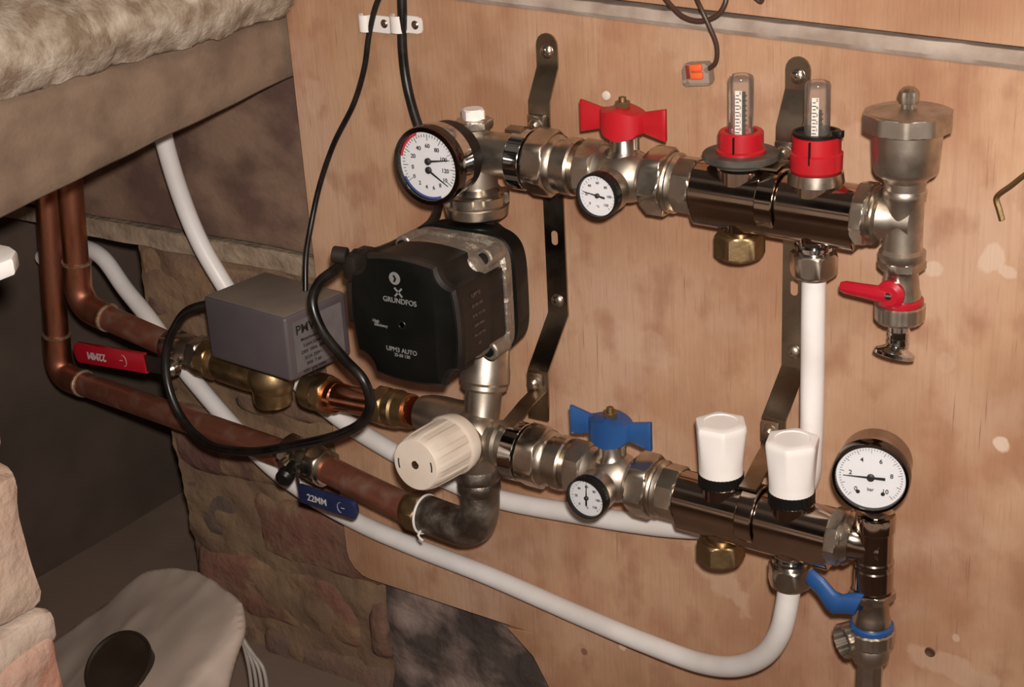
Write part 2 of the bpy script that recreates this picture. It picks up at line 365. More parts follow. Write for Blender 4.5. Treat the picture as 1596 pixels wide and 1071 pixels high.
def rough_box(g, c, sz, bev, amp, sc_=30, cuts=6, mi=0, seed=0):
    t = bmesh.new(); bmesh.ops.create_cube(t, size=1)
    for v in t.verts: v.co = V((v.co.x*sz[0], v.co.y*sz[1], v.co.z*sz[2]))
    bmesh.ops.bevel(t, geom=list(t.edges), offset=bev, segments=2, affect='EDGES', profile=.5)
    mx = max(sz)/cuts
    for _ in range(5):
        es = [e for e in t.edges if e.calc_length() > mx]
        if not es: break
        bmesh.ops.subdivide_edges(t, edges=es, cuts=1, use_grid_fill=True)
    bmesh.ops.triangulate(t, faces=t.faces)
    for v in t.verts:
        p = v.co+V(c)+V((seed, 0, 0))
        v.co += V((noise.noise(p*sc_), noise.noise(p*sc_+V((9, 0, 0))), noise.noise(p*sc_+V((0, 9, 0)))))*amp
        v.co += V(c)
    g.add(t, mi)

# ================================================================== SETTING
WY = .016
# plywood back board with a rounded lower left corner
g = G(); bl = (-.326, -.342); out = [(.52, .155), (-.33, .143), (-.3265, -.30)]
out += [(-.302-.022*math.cos(a)*1.1, -.318-.024*math.sin(a)) for a in (0, .4, .8, 1.2, 1.5)]
k1, k2 = at(790, 976), at(852, 1066)
out += [(-.14, -.346), (k1.x, k1.z-.002), (k1.x+.012, k1.z-.012), ((k1.x+k2.x)/2+.006, (k1.z+k2.z)/2), (k2.x, k2.z), (k2.x+.02, -.425), (.52, -.43)]
t0, t1 = at(710, 0), at(1596, 110)
def zt(x, off=0): return t0.z+(t1.z-t0.z)*(x-t0.x)/(t1.x-t0.x)+off
out[0] = (.52, zt(.52)); out[1] = (-.331, zt(-.331))
g.prism(out, (0, .0145, 0), X_, Z_, -Y_, .0145, .0007, 1)
o = solo('plywood_board', g, ply, 'big sheet of pinkish brown plywood that carries the valves and rails', 'board', (0, 0, -.34))
def ply_fix(o):   # keep the material in the same place whatever the origin
    me = o.data; off = o.location.copy()
    for v in me.vertices: v.co += off
    o.location = (0, 0, 0)
ply_fix(o)
g = G()
for i in range(60):
    pass
rings = []
N = 120
for i in range(N+1):
    x = -.33+.85*i/N; wd = .0085+.004*(i/N)+.0008*noise.noise(V((x*60, 0, 0)))
    z0 = zt(x)+.0003; h = .003+.0010*noise.noise(V((x*80, 3, 0)))
    rings.append([V((x, .0145, z0)), V((x, -h*.3, z0)), V((x, -h, z0+wd*.3)), V((x, -h, z0+wd*.7)), V((x, -h*.2, z0+wd)), V((x, .0145, z0+wd))])
g.loft(rings)
struct('trim_1', g, tape)
g = G(); g.prism([(-.331, zt(-.331, .0135)), (.52, zt(.52, .0135)), (.52, .5), (-.331, .5)], (0, .0145, 0), X_, Z_, -Y_, .0145, .0005, 1)
o = solo('upper_plywood_board', g, ply, 'plywood sheet above the grey cement strip along the top', 'board', (0, 0, .2)); ply_fix(o)

# brick wall with an opening at the left
g = G()
zc = -.0765; row = 0
def edge_x(z): return -.556+.02*((z+.08)/-.33)+.005*noise.noise(V((3, 0, z*25)))+.003*noise.noise(V((8, 0, z*90)))
while zc > -.56:
    h = .068; off = (.11 if row % 2 else 0)+random.uniform(-.01, .01)
    x = -.78+off
    while x < .5:
        x0, x1 = x, x+.213; zz = zc-h/2
        e = edge_x(zz)
        if x1 > e+.03:
            x0 = max(x0, e)
            if not (x1 > -.296 and zz < -.30 and x0 < .35):
                rough_box(g, ((x0+x1)/2, WY+.0515+random.uniform(0, .003), zz), (x1-x0, .1, h), .009, .0050, 24, 9, 0, row)
            elif x0 < -.31:
                rough_box(g, ((x0-.300)/2, WY+.05, zz), (-.300-x0, .1, h), .009, .0050, 24, 9, 0, row)
        x += .223
    zc -= .074; row += 1
# mortar behind and between, with a noisy surface
def mgrid(g, x0, x1, z0, z1, y, amp, mi, nx, nz, fx=None):
    rows = []
    for j in range(nz+1):
        z = z0+(z1-z0)*j/nz; xs = fx(z) if fx else x0
        rows.append([V((xs+(x1-xs)*i/nx, y-amp*(noise.noise(V((xs+(x1-xs)*i/nx, z, 0))*38)*.7+noise.noise(V((xs+(x1-xs)*i/nx, z, 4))*11)), z)) for i in range(nx+1)])
    k = len(g.b.faces); g.loft(rows, False, False, mi)
mgrid(g, -.55, .5, -.56, -.070, WY+.0035, .0065, 1, 240, 110, fx=lambda z: edge_x(z)+.004)
g.box((-.02, WY+.065, -.31), (1.05, .1, .48), mi=1)
# return of the opening
# render / stone patch below the board
mgrid(g, -.299, .40, -.56, -.343, WY-.0005, .0075, 2, 240, 90)
struct('wall_back', g, [brickm, mortar, greystone], 50)
g = G(); mgrid(g, -.66, -.33, -.073, -.0565, WY-.001, .003, 0, 160, 12)
g.box((-.6, WY+.045, -.065), (.56, .08, .014))
struct('trim_2', g, palemortar)
g = G(); rough_box(g, (-.665, WY+.048, .020), (.68, .09, .150), .004, .0022, 14, 40)
struct('trim_3', g, timber2)
# recess: side wall, far wall and the earth floor
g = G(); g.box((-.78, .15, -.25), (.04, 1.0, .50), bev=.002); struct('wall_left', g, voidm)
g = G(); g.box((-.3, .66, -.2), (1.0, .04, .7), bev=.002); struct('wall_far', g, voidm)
g = G(); rows = []
for j in range(81):
    y = -1.15+1.85*j/80
    rows.append([V((-1.2+2.6*i/90, y, -.470+.003*noise.noise(V((-1.2+2.6*i/90, y, 0))*7)+.0008*noise.noise(V((-1.2+2.6*i/90, y, 1))*40))) for i in range(91)])
g.loft(rows, False, False); g.box((.1, -.225, -.52), (2.6, 1.85, .06)); struct('floor', g, dirt)

# joist, level, running out of the wall towards the viewer
g = G(); rows = []
for j in range(121):
    y = .013-.95*j/120; zb = .0975+.020*y*1.0 if False else .098-.028*min(1, -min(y, 0)/.30)
    prof = [(-.385, zb), (-.337, zb), (-.335, zb+.002), (-.335, zb+.015), (-.335, .125), (-.335, .144), (-.337, .146), (-.385, .146)]
    rows.append([V((x+(.0016*noise.noise(V((0, y*14, z*40))) if x > -.36 else 0), y, z+.0012*noise.noise(V((5, y*22, z*9))))) for x, z in prof])
g.loft(rows)
solo('floor_joist', g, timber, 'old brown timber joist running from the wall under the rough slab', 'joist', (-.36, -.4, .09), ang=60)
# rough slab on the joist
g = G(); rows = []
prof = [(-.95, .1475), (-.39, .1475), (-.345, .1475), (-.330, .1465), (-.3285, .149), (-.3215, .158), (-.3160, .167), (-.3165, .177), (-.323, .187), (-.335, .196), (-.352, .204),
        (-.375, .211), (-.40, .216), (-.43, .221), (-.47, .225), (-.52, .229), (-.58, .232), (-.66, .235), (-.78, .237), (-.95, .238)]
for j in range(601):
    y = -.0015-1.0*j/600; r_ = []
    for k, (x, z) in enumerate(prof):
        p = V((x, y, z)); q = noise.noise(p*16)*.0060+noise.noise(p*42)*.0032+noise.noise(p*95)*.0016
        q2 = noise.noise(V((0, y*13, 2)))*.005+noise.noise(V((0, y*48, 7)))*.0030+noise.noise(V((0, y*150, 9)))*.0016
        r_.append(V((x+(q if x > -.37 else 0), y, z+(q if k > 5 else 0)+(max(-.001, q2*.9) if 2 < k < 8 else 0))))
    rows.append(r_)
g.loft(rows)
solo('rough_slab', g, slabm, 'rough crumbling grey stone slab lying on the timber joist', 'slab', (-.6, -.4, .147), ang=60)

# ================================================================== RAILS
Y1, Y2 = -.052, -.080
def Z1(x): return .0707-.030*(x-.04)
def Z2(x): return -.1368-.026*(x-.04)
D1 = V((1, 0, -.030)).normalized(); D2 = V((1, 0, -.026)).normalized()
def A1(x): return V((x, Y1, Z1(x)))
def A2(x): return V((x, Y2, Z2(x)))
def rail(A, D, label, bossr, n_label):
    t = thing('manifold_rail', label, 'manifold', A(.04), 'manifold rails')
    o = A(.0458); r = Y_*-1; u = Z_
    # extruded bar: round bore with two ribs
    prof = []
    for i in range(64):
        a = 2*math.pi*i/64; x, y = math.cos(a)*.0168, math.sin(a)*.0168
        if y < -.009 and abs(x) < .0140: y = -.0225+.005*max(0, (abs(x)-.008)/.0045)**2
        prof.append((x, y))
    g = G(); g.prism(prof, o, r, u, D, .1085, .0006, 1)
    part('bar', g, darkrail, t)
    for xb in (.0755, .1252):
        g = G(); c = A(xb)
        g.lathe(c, Z_, [(.008, .0150), (.0165, .0150), (.0175, .0142)], 40)
        part('upper_port', g, darkrail, t)
        g = G(); g.lathe(c-Z_*.026, Z_, [(-.004, .0105), (0, .0105), (.008, .0125)], 40); part('lower_port', g, darkrail, t)
    return t
r1 = rail(A1, D1, 'upper dark polished nickel rail carrying the two red flow meters', .015, '')
r2 = rail(A2, D2, 'lower dark polished nickel rail carrying the two white caps', .015, '')

# chrome band clamps + zinc brackets
def bracket(X, pxs, label, scr):
    t = thing('wall_bracket', label, 'bracket', (X, 0, -.05), 'brackets screwed to the board')
    W_ = .0085; th = .0016
    path = pxs
    rows = []
    P = [V((X, p[0], p[1])) for p in path]
    # mitred strap
    seg = [(P[i+1]-P[i]).normalized() for i in range(len(P)-1)]
    g = G()
    nrm = [V((0, s_.z, -s_.y)) for s_ in seg]
    nrm = [n if n.y < 0 else -n for n in nrm]
    for i, p in enumerate(P):
        if i == 0: m_, k = nrm[0], 1
        elif i == len(P)-1: m_, k = nrm[-1], 1
        else:
            m_ = (nrm[i-1]+nrm[i]).normalized(); k = 1/max(.5, m_.dot(nrm[i]))
        wv = W_
        rows.append([p-X_*wv, p+X_*wv, p+X_*wv+m_*th*k, p-X_*wv+m_*th*k])
    # rounded ends
    def endcap(p, s_, n):
        r_ = []
        for a in (.35, .7, .9, .995):
            wv = W_*math.sqrt(max(.01, 1-a*a)); q = p+s_*W_*a
            r_.append([q-X_*wv, q+X_*wv, q+X_*wv+n*th, q-X_*wv+n*th])
        return r_
    rows = endcap(P[0], -seg[0], nrm[0])[::-1]+rows
    g.loft(rows)
    part('strap', g, steel, t)
    for (y, z) in scr:
        g = G(); c = V((X, y, z))
        g.lathe(c, -Y_, [(0, .0052), (.0008, .0052), (.0022, .0042), (.003, .0025), (.0032, .0005)], 24)
        g.box(c-Y_*.0032, (.0045, .0008, .0011)); g.box(c-Y_*.0032, (.0011, .0008, .0045))
        part('screw', g, nickel, t)
    # bands round the rails
    for A, Dd, yy in ((A1, D1, Y1), (A2, D2, Y2)):
        g = G(); c = A(X+.0020 if X > 0 else X+.0055)
        w_ = .0115; ri, ro = .0186, .0200 if X > 0 else .0212
        g.lathe(c, Dd, [(0, ri), (0, ro-.0004), (.0006, ro), (w_-.0006, ro), (w_, ro-.0004), (w_, ri), (0, ri)], 48, caps=False)
        part('rail_clamp', g, darkrail if X > 0 else chrome, t)
    # clamp screws
    for (ys, zs, Ya, Za) in ((-.0155, .088, Y1, Z1(X)+.0195), (-.0335, -.1005, Y2, Z2(X)+.0195)):
        g = G(); c = V((X-.002, ys, zs))
        g.box(c-Y_*.001, (.013, .002, .015), bev=.0008); g.lathe(c-Y_*.002, -Y_, [(0, .0055), (.001, .0055), (.003, .0045), (.0048, .0025), (.005, .0005)], 20)
        part('clamp_bolt', g, nickel, t)
        g = G(); p0 = V((X+.0015, ys+.0005, zs-.006)); p1 = V((X+.006, Ya, Za+.0015)); p2 = V((X+.006, Ya-.007, Za)); rw = []
        for p, n_ in ((p0, Z_), (p0.lerp(p1, .5)+Z_*.001, Z_), (p1, Z_), (p2, Z_)):
            rw.append([p-X_*.006, p+X_*.006, p+X_*.006+n_*.0016, p-X_*.006+n_*.0016])
        g.loft(rw); part('clamp_lug', g, steel, t)
    return t
bx = -.0955
def yz(px, py, X): p = atx(px, py, X); return (min(-.0004, p.y), p.z)
zl = lambda px, py, X: at(px, py, 0).z
pathL = [(-.0004, zl(853, 70, bx)), (-.0004, zl(854, 104, bx)), (-.0135, .1045), (-.0140, .091), (-.0135, Z1(bx)+.006), (-.0200, Z1(bx)-.004), (-.0160, .050), (-.0125, .045), (-.0004, .034),
         (-.0004, zl(875, 489, bx)), (-.0315, -.092), (-.0320, -.112), (-.034, Z2(bx)+.004)]
bracket(bx, pathL, 'dark zinc strap bracket beside the pump, both screws in plain view', [(-.0015, at(852, 79).z), (-.0015, at(875, 468).z)])
bx2 = .0909
pathR = [(-.0004, zl(1245, 108, bx2)), (-.0004, zl(1245, 140, bx2)), (-.0135, .1045), (-.0140, .091), (-.0135, Z1(bx2)+.006), (-.0200, Z1(bx2)-.004), (-.0160, .050), (-.0125, .045), (-.0004, .034),
         (-.0004, zl(1235, 572, bx2)), (-.0315, -.092), (-.0320, -.112), (-.034, Z2(bx2)+.004)]
bracket(bx2, pathR, 'dark zinc strap bracket half hidden behind flow meter and white pipe', [(-.0015, at(1247, 118).z), (-.0015, at(1238, 547).z)])
# fixing slots in the straps (shown as the board colour through the hole)
for X, px, py in ((bx, 869, 370), (bx2, 1238, 447)):
    g = G(); z = at(px, py).z
    g.prism([(math.cos(a)*.0026, math.sin(a)*.0026+(.0028 if math.sin(a) > 0 else -.0028)) for a in [2*math.pi*k/24 for k in range(24)]], (X, -.0019, z), X_, Z_, -Y_, .0003)
    o = [c for c in bpy.data.objects if c.name.startswith('wall_bracket') and abs(c.location.x-X) < .001][0]
    part('slot', g, ply, o, 'long fixing slot showing plywood')

# ================================================================== UNIONS + BALL VALVES
def knurl(n, amp): return lambda a, t: 1+amp*math.cos(n*a)
def valve_line(A, D, hm, hname, glabel, ulabel, tl_, thx, thy, thz, needle_a):
    # union between elbow and valve
    t = thing('union_nut', ulabel, 'pipe union', A(-.075), 'union nuts beside the band clamps')
    g = G(); g.hexn(A(-.0765), D, .0160, .0208, 6, rot=.2); part('large_nut', g, nickel, t)
    g = G(); g.lathe(A(-.0605), D, [(0, .0200), (.003, .0195), (.0045, .0182), (.009, .0182), (.010, .0195), (.0165, .0195), (.018, .0185), (.018, .014)], 48)
    part('threaded_collar', g, nickel, t)
    g = G(); g.lathe(A(-.0445), D, [(0, .0150), (.010, .0150)], 40); part('tail', g, nickel, t)
    # valve
    t = thing('ball_valve', glabel, 'valve', A(-.008), 'butterfly ball valves')
    g = G(); g.hexn(A(-.0385), D, .0135, .0182, 6, rot=.1)
    g.lathe(A(-.025), D, [(0, .0172), (.003, .0165), (.005, .0165)], 40)
    g.sphere(A(-.006), .0180, (1.12, 1, 1), 32)
    g.lathe(A(.007), D, [(0, .0150), (.002, .0176), (.0045, .0176)], 40)
    part('body', g, nickel_cast, t)
    g = G(); g.hexn(A(.0115), D, .0150, .0202, 6, rot=.35)
    g.lathe(A(.0265), D, [(0, .0190), (.0015, .0198), (.003, .0190), (.0045, .0198), (.006, .0188), (.007, .0178)], 48)
    g.hexn(A(.0330), D, .0130, .0175, 8, rot=.2); part('end_nut', g, nickel, t)
    c = A(-.008)
    g = G(); g.lathe(c+Z_*.012, Z_, [(0, .012), (.004, .0105), (.006, .0092), (.0235, .0088)], 32)
    g.cyl(c+X_*.0095+Z_*.018, Z_, .012, .0020, 16); part('stem', g, nickel, t)
    # butterfly handle
    hz = c.z+.0325; k = 20; rows = []
    N = 48
    for i in range(N+1):
        s_ = -1+2*i/N; x = s_*.0305
        if abs(s_) < .46: hw, z0, z1 = .0105*math.sqrt(max(.08, 1-(s_/.50)**2))+.0014, -.0030-.0055*max(0, 1-abs(s_)/.42)**.4, .0105+.003*max(0, 1-abs(s_)/.42)
        else: hw, z0, z1 = .0020, -.002-.0045*(abs(s_)-.42)/.58, .0105+.0042*(abs(s_)-.42)/.58
        e_ = 1 if i not in (0, N) else .75
        p = V((c.x+x, c.y, hz+(s_*-.0010)))
        rows.append([p+V((0, yy*hw, zz)) for yy, zz in ((-e_, z0+.001), (-e_, z1-.001), (-e_*.7, z1), (e_*.7, z1), (e_, z1-.001), (e_, z0+.001), (e_*.7, z0), (-e_*.7, z0))])
    # swing the handle a little about its stem
    rot = Matrix.Rotation(math.radians(3), 4, 'Z')
    g = G(); g.loft([[rot @ (p-c)+c for p in r_] for r_ in rows]); part('handle', g, hm, t, hname)
    g = G(); g.hexn((c.x, c.y, hz+.0125), Z_, .004, .0048, 6); g.cyl((c.x, c.y, hz+.0150), Z_, .0045, .0025, 16); part('handle_nut', g, brass, t)
    # thermometer in the front pocket
    fc = V((thx, thy, thz)); d = V((0, -1, 0))
    t = thing('thermometer', tl_, 'thermometer', fc, 'round thermometers in the ball valves')
    g = G(); g.lathe(fc-d*.032, d, [(0, .008), (.010, .0085), (.013, .0125), (.016, .0145), (.030, .0150)], 40); part('pocket', g, nickel_cast, t)
    round_dial(t, fc, d, .0150, .0134, 'small', needle_a)
def round_dial(t, fc, d, ro, ri, kind, needle_a, dsz=None):
    r = d.cross(Z_)*-1 if False else V((-d.y, d.x, 0)).normalized(); u = Z_
    r = V((-d.y, d.x, 0)).normalized()
    if r.dot(X_) < 0: r = -r
    g = G(); g.lathe(fc-d*.006, d, [(0, ro*.95), (0, ro), (.0065, ro), (.0080, ro-.0006), (.0082, ri+.0004), (.0070, ri), (.0045, ri)], 56, caps=False)
    part('bezel', g, MATS['black_nylon'] if kind == 'small' else MATS['chrome_dark_reflection'], t)
    g = G(); g.lathe(fc-d*.006, d, [(0, ro*.94), (.0050, ri+.0006)], 56); dial = part('dial', g, dialm, t)
    f = fc-d*.0009
    def P(a, q, l=0): return f+r*math.cos(a)*q+u*math.sin(a)*q+d*l
    g = G()
    def tick(a, q0, q1, w_):
        c = (P(a, q0)+P(a, q1))/2; ra = r*math.cos(a)+u*math.sin(a)
        g.box(c+d*.0001, (q1-q0, w_, .0003), (ra, d.cross(ra), d))
    if kind == 'small':
        for k in range(25):
            a = math.radians(225-270*k/24); tick(a, ri*(.84 if k % 4 else .78), ri*.9, .00016)
        for k in range(0, 7):
            a = math.radians(225-270*k/6); g.text(str(k*20), .0024, P(a, ri*.62), r, u, .0002)
        g.text('°C', .002, P(-1.57, ri*.55), r, u, .0002)
    elif kind == 'bar':
        for k in range(51):
            a = math.radians(225-270*k/50); tick(a, ri*(.86 if k % 5 else .78), ri*.92, .00022)
        for k in range(0, 6):
            a = math.radians(225-270*k/5); g.text(str(k*2), .0042, P(a, ri*.60), r, u, .0002)
        g.text('bar', .0032, P(-1.57, ri*.40), r, u, .0002)
        for s_ in (-1, 1): g.cyl(P(-1.57+.62*s_, ri*.62), d, .0005, .0013, 12)
    else:
        for k in range(41):
            a = math.radians(215-250*k/40); tick(a, ri*(.84 if k % 5 else .74), ri*.92, .0003)
        for k, s_ in enumerate(('0', '20', '40', '60', '80', '100', '120')):
            a = math.radians(190-200*k/6); g.text(s_, .0040, P(a, ri*.58), r, u, .0002)
        for k, s_ in enumerate(('0', '2', '4', '6', '8', '10')):
            a = math.radians(215+110*k/5); g.text(s_, .0038, P(a, ri*.66), r, u, .0002)
    part('numerals', g, ink, dial)
    def needle(a, base, q0, q1, w_, hub):
        g = G(); ra = r*math.cos(a)+u*math.sin(a); pr = d.cross(ra); b0 = f+base+d*.0009
        g.prism([(-q0, w_*1.2), (-q0, -w_*1.2), (0, -w_*.9), (q1, -w_*.25), (q1, w_*.25), (0, w_*.9)], b0, ra, pr, d, .0003)
        g.lathe(b0, d, [(-.0006, hub), (.0006, hub), (.0012, hub*.6)], 20)
        return part('needle', g, ink, dial)
    if kind == 'big':
        needle(math.radians(needle_a[0]), u*.0030, .001, ri*.78, .0009, .0024)
        needle(math.radians(needle_a[1]), -u*.0030, .001, ri*.78, .0009, .0024)
        for a0, a1, m_, nm in ((112, 168, inkred, 'red_arc'), (205, 292, inkblue, 'blue_arc')):
            g = G(); g.loft([[P(math.radians(a0+(a1-a0)*k/20), ri*.93), P(math.radians(a0+(a1-a0)*k/20), ri*.995), P(math.radians(a0+(a1-a0)*k/20), ri*.995, .0003), P(math.radians(a0+(a1-a0)*k/20), ri*.93, .0003)] for k in range(21)])
            part(nm, g, m_, dial)
    else:
        needle(math.radians(needle_a[0]), V((0, 0, 0)), ri*.42, ri*.80, .0006 if kind == 'small' else .0008, .0016 if kind == 'small' else .0024)
    g = G(); g.cyl(fc+d*.0009, d, .0004, ri+.0002, 56, .0001); part('lens', g, lensm, t)
valve_line(A1, D1, redp, 'red butterfly handle', 'nickel ball valve with red butterfly handle on the upper rail',
           'nickel union nut left of the red handled valve on the upper line', 'round black rimmed thermometer below the red butterfly handle', -.008, -.088, .0680, [170])
valve_line(A2, D2, bluep, 'blue butterfly handle', 'nickel ball valve with blue butterfly handle on the lower rail',
           'nickel union nut left of the blue handled valve on the lower line', 'round black rimmed thermometer below the blue butterfly handle', -.0065, -.118, -.1350, [88])

# ================================================================== PORT FITTINGS
# flow meters
def flow_meter(x, label, plain):
    c = A1(x); b = c.z
    t = thing('flow_meter', label, 'flow meter', (x, Y1, .0955 if plain else .089), 'flow meters on the upper rail')
    if plain:
        g = G(); g.lathe((x, Y1, .0885), Z_, [(0, .0165), (.003, .0175), (.0035, .0232), (.0045, .0240), (.0075, .0240), (.0083, .0232), (.0083, .015)], 56); part('base_disc', g, greydisc, t)
        z0 = .0963
        g = G(); g.lathe((x, Y1, z0), Z_, [(0, .0155), (.002, .0155), (.003, .0142), (.0130, .0140), (.0140, .0132), (.0140, .0100), (.012, .0095), (0, .0095)], 56); part('red_collar', g, redp, t)
    else:
        g = G(); g.lathe((x, Y1, .083), Z_, [(0, .0175), (.007, .0165), (.0075, .012)], 48); part('base_disc', g, nickel, t)
        z0 = .0895
        g = G(); g.lathe((x, Y1, z0), Z_, [(0, .0140), (.002, .0158), (.0120, .0160), (.0130, .0148), (.0225, .0146), (.0230, .0135), (.0230, .0100), (0, .0095)], 56); part('red_collar', g, redp, t)
        g = G(); g.lathe((x, Y1, .1126), Z_, [(0, .0085), (0, .0146), (.002, .0146), (.002, .0128), (.0008, .0125), (.0008, .0085)], 48)
        g.box((x+.0135, Y1, .1140), (.006, .006, .0045), bev=.0008); part('locking_ring', g, blackring, t)
    zt_ = .1455
    zb = z0+.010
    g = G(); g.lathe((x, Y1, zb), Z_, [(0, .0078), (zt_-zb-.0030, .0078), (zt_-zb-.0012, .0072), (zt_-zb-.0002, .0055), (zt_-zb, .001)], 40)
    part('sight_tube', g, clearp, t)
    g = G(); g.cyl((x+.001, Y1+.001, zb), Z_, .028, .0014, 12)
    for k in range(9): g.lathe((x+.001, Y1+.001, zb+.0031*k), Z_, [(0, .0014), (.0007, .0024), (.0014, .0014)], 16)
    part('spindle', g, blackring, t)
    dd = V((.30, -.95, 0)).normalized(); rr = V((.95, .30, 0)).normalized()
    p = V((x, Y1, 0))+dd*.0062-rr*.0008
    g = G(); zb = .1065; g.box(p+Z_*(zb+.016), (.0042, .0004, .028), (rr, dd, Z_)); s_ = part('scale_strip', g, whitep, t)
    g = G()
    for k in range(12): g.box(p+dd*.0004-rr*.0006+Z_*(zb+.004+.0021*k), (.0018 if k % 2 else .0026, .0003, .0006), (rr, dd, Z_))
    for k in range(6): g.text(str(k), .0026, p+rr*.0011+Z_*(zb+.006+.0045*k), rr, Z_, .0005)
    part('scale_marks', g, ink, s_)
    # slot of the collar
    q = V((x, Y1, 0))+V((.12, -.99, 0)).normalized()*(.0141 if plain else .0152)
    g = G(); g.box(q+Z_*(z0+(.0075 if plain else .015)), (.0009, .0022, .011 if plain else .014)); part('collar_slot', g, blackring, t)
flow_meter(.0755, 'red collared flow meter on a wide grey disc, left of the two', True)
flow_meter(.1255, 'red collared flow meter with black locking ring, right of the two', False)
# brass blanking caps
for A, z, lab in ((A1, 0, 'brass blanking cap under the left port of the upper rail'), (A2, 0, 'brass blanking cap under the left port of the lower rail')):
    c = A(.0748); z0 = c.z-.024
    t = thing('blanking_cap', lab, 'pipe cap', c-Z_*.045, 'brass blanking caps')
    g = G(); g.lathe((c.x, c.y, z0), -Z_, [(0, .0105), (.004, .0105)], 32); part('thread', g, nickel, t)
    g = G(); g.hexn((c.x, c.y, z0-.002), -Z_, .0155, .0142, 6, rot=.5); g.lathe((c.x, c.y, z0-.0165), -Z_, [(0, .0135), (.002, .0125), (.0035, .009)], 40); part('cap', g, brass, t)
for A, lab in ((A1, 'nickel compression nut holding the white pipe under the upper rail'), (A2, 'nickel compression nut holding the white pipe under the lower rail')):
    c = A(.1252); z0 = c.z-.022
    t = thing('compression_nut', lab, 'compression nut', c-Z_*.045, 'pipe nuts under the rails')
    g = G(); g.lathe((c.x, c.y, z0), -Z_, [(0, .0118), (.003, .0110), (.0035, .0125), (.0055, .0125), (.006, .0108), (.010, .0108)], 40); part('thread', g, chrome, t)
    g = G(); g.hexn((c.x, c.y, z0-.008), -Z_, .0150, .0135, 6, rot=.1); g.lathe((c.x, c.y, z0-.022), -Z_, [(0, .0125), (.003, .011), (.0035, .008)], 40); part('nut', g, nickel, t)
# white radiator-style caps on the lower rail
def cap(x, label, rot):
    z = Z2(x); t = thing('port_valve', label, 'valve', (x, Y2, z+.014), 'white caps on the lower rail')
    g = G(); g.lathe((x, Y2, z+.0145), Z_, [(0, .0142), (.0010, .0150), (.0095, .0150), (.0105, .0135)], 72, mod=knurl(36, .012)); part('collar', g, blackring, t)
    z0 = z+.0240; H = .0360; rings = []; N = 72
    for k in range(19):
        s_ = k/18; ring = []
        for i in range(N):
            a = 2*math.pi*i/N
            kk = (a-rot+math.pi/6) % (math.pi/3)-math.pi/6
            hx = .0163/math.cos(kk)
            rd = .0146
            m = max(0, (s_-.12)/.88)**1.1
            q = rd*(1-m)+min(hx, .0182)*m
            if s_ > .93: q -= (s_-.93)*.012
            ring.append(V((x+math.cos(a)*q, Y2+math.sin(a)*q, z0+H*s_)))
        rings.append(ring)
    for rr_, dz in ((.88, .0007), (.66, .0008), (.64, .0002), (.30, .0002)):
        rings.append([V((x, Y2, 0))+V(((p.x-x)*rr_/1.0, (p.y-Y2)*rr_, z0+H+dz)) for p in rings[18]])
    # make the inner rings round
    for ring in rings[-3:]:
        q = max((V((p.x-x, p.y-Y2, 0))).length for p in ring)
        for i, p in enumerate(ring):
            a = 2*math.pi*i/N; ring[i] = V((x+math.cos(a)*q, Y2+math.sin(a)*q, p.z))
    g = G(); g.loft(rings); part('cap', g, whitep, t, ang=25)
cap(.0748, 'white faceted plastic cap over the left port of the lower rail', .55)
cap(.1248, 'white faceted plastic cap over the right port of the lower rail', .25)

# ================================================================== RIGHT END, UPPER: AIR VENT + DRAIN
XE = .1815
c = V((XE, Y1, Z1(XE)))
t = thing('end_tee', 'nickel tee closing the right end of the upper rail below the air vent', 'pipe fitting', c, 'end tees')
g = G(); g.hexn(A1(.1540), D1, .0080, .0186, 8, rot=.2)
g.lathe(A1(.1618), D1, [(0, .0186), (.0015, .0176), (.003, .0186), (.0045, .0172), (.0055, .0182), (.0065, .0150)], 48); part('rail_nut', g, nickel, t)
g = G(); g.lathe(A1(.1660), D1, [(0, .0150), (.003, .0135), (.012, .0120), (.022, .0115)], 40)
g.lathe((XE, Y1, .0405), Z_, [(0, .0128), (.002, .0140), (.006, .0140), (.008, .0118), (.020, .0116), (.038, .0116), (.040, .0128), (.0435, .0130), (.045, .0122)], 40); part('body', g, nickel_cast, t)
t = thing('air_vent', 'squat satin nickel automatic air vent standing on the upper right tee', 'air vent', (XE, Y1, .0855))
g = G(); g.lathe((XE, Y1, .0855), Z_, [(0, .0120), (.005, .0125), (.0060, .0135), (.0075, .0150), (.0095, .0180), (.0120, .0192), (.0280, .0202), (.0375, .0206)], 56); part('body', g, nickel_cast, t)
g = G(); g.hexn((XE, Y1, .1215), Z_, .0105, .0252, 10, rot=.02, ch=.0008)
g.lathe((XE, Y1, .1318), Z_, [(0, .0245), (.0008, .0235), (.0022, .008), (.0024, .0045)], 48); part('lid', g, nickel_cast, t)
g = G(); g.lathe((XE, Y1, .1335), Z_, [(0, .0045), (.003, .0040), (.0035, .0056), (.0085, .0060), (.0090, .0058), (.0105, .0056), (.0125, .0036), (.0130, .002)], 36, mod=knurl(9, .05)); part('vent_cap', g, nickel, t)
def drain(x, y, ztop, hm, hname, label, low):
    t = thing('drain_valve', label, 'drain valve', (x, y, ztop-.05), 'small drain valves')
    g = G(); g.hexn((x, y, ztop), -Z_, .006, .0128, 6, rot=.3); g.lathe((x, y, ztop-.006), -Z_, [(0, .0105), (.002, .0100), (.012, .0112), (.016, .0122), (.019, .0122)], 36); part('body', g, nickel, t)
    g = G(); g.lathe((x, y, ztop-.0245), -Z_, [(0, .0130), (.001, .0140), (.0035, .0140), (.0045, .013)], 48); part('collar', g, hm, t, hname.split()[0]+' collar')
    g = G(); g.lathe((x, y, ztop-.0285), -Z_, [(0, .0140), (.001, .0152), (.0095, .0150), (.0115, .0135), (.0118, .008)], 72, mod=knurl(18, .018)); part('knurled_nut', g, nickel_cast, t)
    return t
